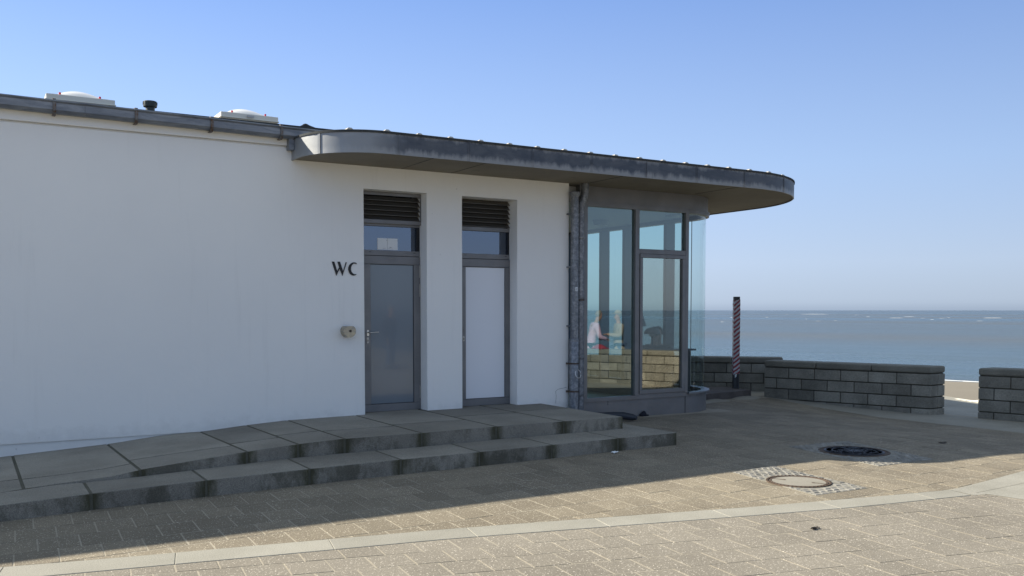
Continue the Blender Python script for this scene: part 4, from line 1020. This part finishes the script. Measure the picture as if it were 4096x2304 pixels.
b = MB(); b.lathe([(.25, -.03), (.25, .004), (.0, .004)], seg=48, mtx=T); b.build('concrete_infill', M['infill'], r)
for a in (115, 295): b = MB(); b.box((.14, -.008, .002), (.262, .008, .0062), .5, mtx=T@Matrix.Rotation(R(a), 4, 'Z')); b.lathe([(.016, .002), (.016, .0064)], seg=12, mtx=T@Matrix.Rotation(R(a), 4, 'Z')@Matrix.Translation((.14, 0, 0))); b.build('lifting_slot', M['rust'], r)

# ================================================================ LITTER
def scrap(name, label, cat, c, s, m_, seed, h=.02):
    rnd = random.Random(seed); b = MB(); n_ = 6; vs = []; fs = []; z = G(c[0], c[1])
    for j in range(n_):
        for i in range(n_):
            u, v = i/(n_-1)-.5, j/(n_-1)-.5; vs.append((c[0]+u*s[0]+rnd.uniform(-.1,.1)*s[0], c[1]+v*s[1]+rnd.uniform(-.1,.1)*s[1], z+.003+rnd.random()*h))
    for j in range(n_-1):
        for i in range(n_-1): a = j*n_+i; fs.append((a, a+1, a+n_+1, a+n_))
    b.add(vs, fs, .5); o = b.build(name, m_); mo = o.modifiers.new('thick', 'SOLIDIFY'); mo.thickness = .0015; return tag(o, label, cat)
scrap('paper_scrap', 'crumpled white paper scrap at the foot of the lower step', 'litter', (6.37, 8.40), (.075, .05), M['paper'], 3)
M['twig'] = mat('dry_brown', (.05,.04,.03), .8)
scrap('dry_leaf', 'curled dark leaf on the sunlit pavers in the foreground', 'leaf', (5.45, 4.70), (.075, .03), M['twig'], 5, .012)
scrap('dry_leaf', 'dark leaf lying in the shade near the stone walls', 'leaf', (10.45, 7.02), (.12, .05), M['twig'], 7, .015)
b = MB(); b.tube([(7.33, 11.0, .302), (7.35, 10.99, .305)], .003, 6)

# ================================================================ CAFE INTERIOR
r = thing('counter', 'dark low shelf standing inside the glass bay under the lamp', 'shelf', (10.0, 11.8, .0))
MB().box((9.55, 11.66, .97), (10.55, 11.90, 1.0), .5).build('shelf_top', M['dark'], r, bevel=.004)
for x in (9.6, 10.4): MB().box((x, 11.70, .012), (x+.05, 11.86, .97), .5).build('leg', M['dark'], r)
r = thing('table_lamp', 'grey table lamp with mushroom shade inside the glass bay', 'lamp', (9.70, 11.79, 1.0))
MB().lathe([(.07, 1.0), (.07, 1.008), (.02, 1.015), (.011, 1.02), (.011, 1.27)], (9.70, 11.79, 0)).build('stem', M['black'], r, smooth='auto')
MB().lathe([(.142, 1.258), (.140, 1.262), (.13, 1.295), (.10, 1.335), (.06, 1.358), (.012, 1.366), (.012, 1.378), (.0, 1.38)], (9.70, 11.79, 0), 32).build('lamp_shade', M['lampshade'], r, smooth='auto')
MB().lathe([(.0, 1.21), (.04, 1.22), (.058, 1.245), (.06, 1.26)], (9.70, 11.79, 0)).build('lamp_bowl', M['worn'], r, smooth=True)
r = thing('floor_lamp', 'thin floor lamp with conical shade by the side windows', 'lamp', (10.4, 13.0, .26))
MB().lathe([(.12, .012), (.12, .025), (.011, .04), (.011, 1.45)], (10.45, 13.05, 0)).build('stem', M['black'], r, smooth='auto')
MB().lathe([(.12, 1.36), (.04, 1.62)], (10.45, 13.05, 0), 28).build('lamp_shade', M['lampshade'], r, smooth='auto')

# ================================================================ PEOPLE
def skin_obj(name, J_, E_, m_, parent, root=0, sub=2):
    me = bpy.data.meshes.new(name); me.from_pydata([j[0] for j in J_], E_, []); o = bpy.data.objects.new(name, me); COL.objects.link(o)
    me.materials.append(m_)
    o.parent = parent
    sk = o.modifiers.new('skin', 'SKIN'); sk.use_smooth_shade = True
    lay_ = me.skin_vertices[0] if me.skin_vertices else None
    if lay_ is None:
        return o
    for i, j in enumerate(J_):
        r_ = j[1]; lay_.data[i].radius = (r_, r_) if not isinstance(r_, tuple) else r_
        lay_.data[i].use_root = (i == root)
    s_ = o.modifiers.new('sub', 'SUBSURF'); s_.levels = sub; s_.render_levels = sub
    return o
def skinned(name, J_, E_, m_, parent, root=0, sub=1):
    bm = bmesh.new(); lay_ = bm.verts.layers.skin.verify(); vs = []
    for i, (p, r_) in enumerate(J_):
        v = bm.verts.new(p); v[lay_].radius = (r_, r_) if not isinstance(r_, tuple) else r_; v[lay_].use_root = (i == root); vs.append(v)
    for a, c in E_: bm.edges.new((vs[a], vs[c]))
    me = bpy.data.meshes.new(name); bm.to_mesh(me); bm.free(); me.materials.append(m_)
    o = bpy.data.objects.new(name, me); COL.objects.link(o); o.parent = parent
    sk = o.modifiers.new('skin', 'SKIN'); sk.use_smooth_shade = True
    s_ = o.modifiers.new('sub', 'SUBSURF'); s_.levels = sub; s_.render_levels = sub
    return o
def person(label, loc, rz, top, legs_m, hair_m, pose='stand', arms='front', cap=None, group=None):
    """local frame: facing -Y, feet at z=0"""
    r = thing('person', label, 'person', loc, group); r.rotation_euler = (0, 0, rz)
    sit = pose == 'sit'; hz = .50 if sit else .93
    lean = .0 if pose != 'lean' else -.18
    H = lambda x, y, z: (x, y+lean*max(0, (z-hz))*1.6, z)
    J_ = [(H(0, 0, hz), (.15, .10)), (H(0, 0, hz+.20), (.13, .095)), (H(0, .01, hz+.40), (.16, .10)), (H(0, .0, hz+.52), (.07, .06)), (H(0, -.01, hz+.58), (.052, .055)), (H(0, -.03, hz+.66), (.07, .085)), (H(0, -.03, hz+.76), (.074, .09)), (H(0, -.02, hz+.82), (.05, .06))]
    E_ = [(0,1),(1,2),(2,3),(3,4),(4,5),(5,6),(6,7)]
    # nose
    J_.append((H(0, -.125, hz+.69), .014)); E_.append((5, 8))
    tops = [(0, 1), (1, 2), (2, 3)]
    hands = []
    for s in (-1, 1):
        k = len(J_)
        sh = H(s*.19, .01, hz+.47)
        if arms == 'front': el = H(s*.25, -.02, hz+.20); wr = H(s*.10, -.28, hz+.24)
        elif arms == 'rest': el = H(s*.27, -.12, hz+.18); wr = H(s*.16, -.36, hz+.12)
        else: el = H(s*.25, .03, hz+.17); wr = H(s*.24, -.05, hz-.08)
        J_ += [(sh, .055), (el, .042), (wr, .027)]; E_ += [(2, k), (k, k+1), (k+1, k+2)]; tops += [(2, k), (k, k+1), (k+1, k+2)]
        d = (Vector(wr)-Vector(el)).normalized(); pal = Vector(wr)+d*.06; J_.append((tuple(pal), (.036, .018))); E_.append((k+2, k+3)); side = Vector((1, 0, 0)) if abs(d.x) < .8 else Vector((0, 0, 1))
        for f in range(4):
            o_ = side*(f-1.5)*.018; l_ = (.066, .078, .072, .056)[f]; i = len(J_); J_ += [(tuple(pal+o_+d*.03), .009), (tuple(pal+o_+d*(.03+l_*.5)+Vector((0,0,-.01))), .0085), (tuple(pal+o_+d*(.03+l_*.85)+Vector((0,0,-.03))), .0075)]; E_ += [(k+3, i), (i, i+1), (i+1, i+2)]
        i = len(J_); J_ += [(tuple(Vector(wr)+d*.03-side*s*.035), .010), (tuple(Vector(wr)+d*.07-side*s*.045), .009)]; E_ += [(k+2, i), (i, i+1)]
    leg0 = len(J_)
    legs = []
    for s in (-1, 1):
        k = len(J_)
        if sit: pts = [(H(s*.10, -.02, hz-.02), .085), ((s*.13, -.42, hz), .062), ((s*.13, -.44, hz-.25), .05), ((s*.13, -.42, .08), .036), ((s*.13, -.55, .04), .035)]
        else: pts = [(H(s*.10, 0, hz-.06), .085), ((s*.11, -.01, .50), .058), ((s*.11, .01, .32), .052), ((s*.11, .02, .08), .036), ((s*.12, -.13, .035), .035)]
        J_ += pts; E_ += [(0, k)]+[(k+i, k+i+1) for i in range(4)]; legs += [(0, k)]+[(k+i, k+i+1) for i in range(3)]
    skinned('body', J_, E_, M['skin'], r)
    def sub(edges, add, name, m_, parent=r):
        idx = sorted({i for e in edges for i in e}); mp_ = {a: i for i, a in enumerate(idx)}
        JJ = []
        for a in idx:
            rr = J_[a][1]; rr = tuple(q+add for q in rr) if isinstance(rr, tuple) else rr+add; JJ.append((J_[a][0], rr))
        return skinned(name, JJ, [(mp_[a], mp_[c]) for a, c in edges], m_, parent, mp_[0])
    kx = len(J_); J_.append((H(0, 0, hz-(.04 if sit else .13)), (.165, .115))); tops = tops+[(0, kx)]; J_[0] = (J_[0][0], (.16, .11))
    sub(tops, .028, 'jacket', top); sub(legs, .014, 'trousers', legs_m)
    hb = MB(); hc = Vector(H(0, -.012, hz+.755)); vs = []; fs = []; seg = 16
    for j in range(7):
        a = R(90-j*18); 
        for i in range(seg):
            t = 2*pi*i/seg; fr_ = .55 if (sin(t) < -.3 and j > 3) else 1
            vs.append((hc.x+.088*cos(a)*cos(t)*(1 if j < 6 else .95), hc.y+.102*cos(a)*sin(t)*fr_, hc.z+.105*sin(a)*(1) if j < 6 else hc.z-.05+.02*(sin(t) < -.3)*2))
    for j in range(6):
        for i in range(seg): fs.append((j*seg+i, j*seg+(i+1)%seg, (j+1)*seg+(i+1)%seg, (j+1)*seg+i))
    hb.add(vs, fs, .5); ho = hb.build('hair', hair_m, None, smooth=True); ho.parent = r
    if cap:
        cb = MB(); cb.lathe([(.098, hz+.775), (.10, hz+.81), (.07, hz+.86), (.0, hz+.875)], (0, hc.y, 0), 18); cb.box((-.07, hc.y-.16, hz+.775), (.07, hc.y-.07, hz+.785), .5); co_ = cb.build('cap', cap, None, smooth='auto'); co_.parent = r
    for s in (-1, 1):
        eb = MB(); eb.lathe([(0, -.009), (.009, 0), (0, .009)], tuple(H(s*.03, -.112, hz+.725)), 8); eo = eb.build('eye', M['black'], None); eo.parent = r
        sb = MB(); fx, fy_ = (s*.12, -.17) if not sit else (s*.13, -.52)
        sb.box((fx-.045, fy_-.06, 0), (fx+.045, fy_+.21, .03), .5); sb.box((fx-.04, fy_-.05, .03), (fx+.04, fy_+.2, .085), .5); so_ = sb.build('shoe', M['black'], None, bevel=.015, seg=2); so_.parent = r
    return r
# at the sunlit wall opposite (seen mirrored in the bay) and inside the bay
zc = -.135-.07
person('person in beige padded vest and cap behind the sunlit wall', (14.35, 3.65, G(14.4,3.7)), R(-70), M['c_beige'], M['c_jeans'], M['hair_grey'], 'stand', 'front', M['c_beige'])
person('person in pink and white top leaning at the sunlit wall', (13.62, 3.42, G(13.9,3.1)), R(110), M['c_pink'], M['c_dark'], M['hair_grey'], 'lean', 'rest')
person('person in dark jacket sitting inside by the side windows, nearer the corner', (10.12, 12.25, .012), R(120), M['c_dark'], M['c_dark'], M['hair_dark'], 'sit', 'rest')
person('person in dark jacket sitting inside by the side windows, further back', (10.50, 12.60, .012), R(-40), M['c_dark'], M['c_dark'], M['hair_dark'], 'sit', 'rest')
person('person in dark coat standing on the plaza with a companion', (10.2, -1.2, 0), R(150), M['c_dark'], M['c_jeans'], M['hair_grey'], 'stand', 'down')
person('person in dark clothes and grey scarf standing near the red bag', (11.0, -.6, 0), R(190), M['c_dark'], M['c_dark'], M['hair_dark'], 'stand', 'front')
person('person in black jacket with pale trousers on the plaza', (9.35, -1.5, 0), R(100), M['c_dark'], M['c_beige'], M['hair_dark'], 'stand', 'front')
for (x, y, ax_) in ((10.25, 13.0, 1), (10.1, 13.9, 1)): pass
for lab, (x, y) in (('low bench under the person nearer the corner', (10.12, 12.25)), ('low bench under the person further back', (10.50, 12.60))):
    t = thing('bench', lab, 'bench', (x, y, .012), 'benches inside the bay'); MB().box((x-.2, y-.17, .37), (x+.2, y+.17, .43), .5).build('seat', M['dark'], t, bevel=.01)
    for sx in (-.17, .17):
        for sy in (-.14, .14): MB().box((x+sx-.02, y+sy-.02, .012), (x+sx+.02, y+sy+.02, .37), .5).build('leg', M['dark'], t)
b = MB(); b.box((11.1, -.35, .75), (11.5, -.15, 1.05), .5); b.box((10.8, -.35, .70), (11.5, -.2, .78), .5)
r = tag(b.build('red_bag', M['c_red'], bevel=.03, seg=2), 'red bag standing on the plaza bench', 'bag')
t = thing('plaza_bench', 'dark bench on the open plaza carrying the red bag', 'bench', (11.2, -.3, 0)); MB().box((10.7, -.5, .62), (11.7, -.05, .70), .5).build('seat', M['dark'], t, bevel=.01)
for x in (10.75, 11.6): MB().box((x, -.45, 0), (x+.06, -.1, .62), .5).build('leg', M['dark'], t)
# coat lying on the coping
b = MB(); rnd = random.Random(12); vs = []; fs = []
for j in range(9):
    for i in range(9):
        u, v = i/8-.5, j/8-.5; vs.append((13.5+u*.3, 4.0+v*.42, .69+.10*max(0, 1-4*(u*u+v*v))**.7+rnd.random()*.025))
for j in range(8):
    for i in range(8): a = j*9+i; fs.append((a, a+1, a+10, a+9))
b.add(vs, fs, .5); tag(b.build('red_coat', M['c_red'], smooth=True), 'red coat lying crumpled on the sunlit wall coping', 'coat')
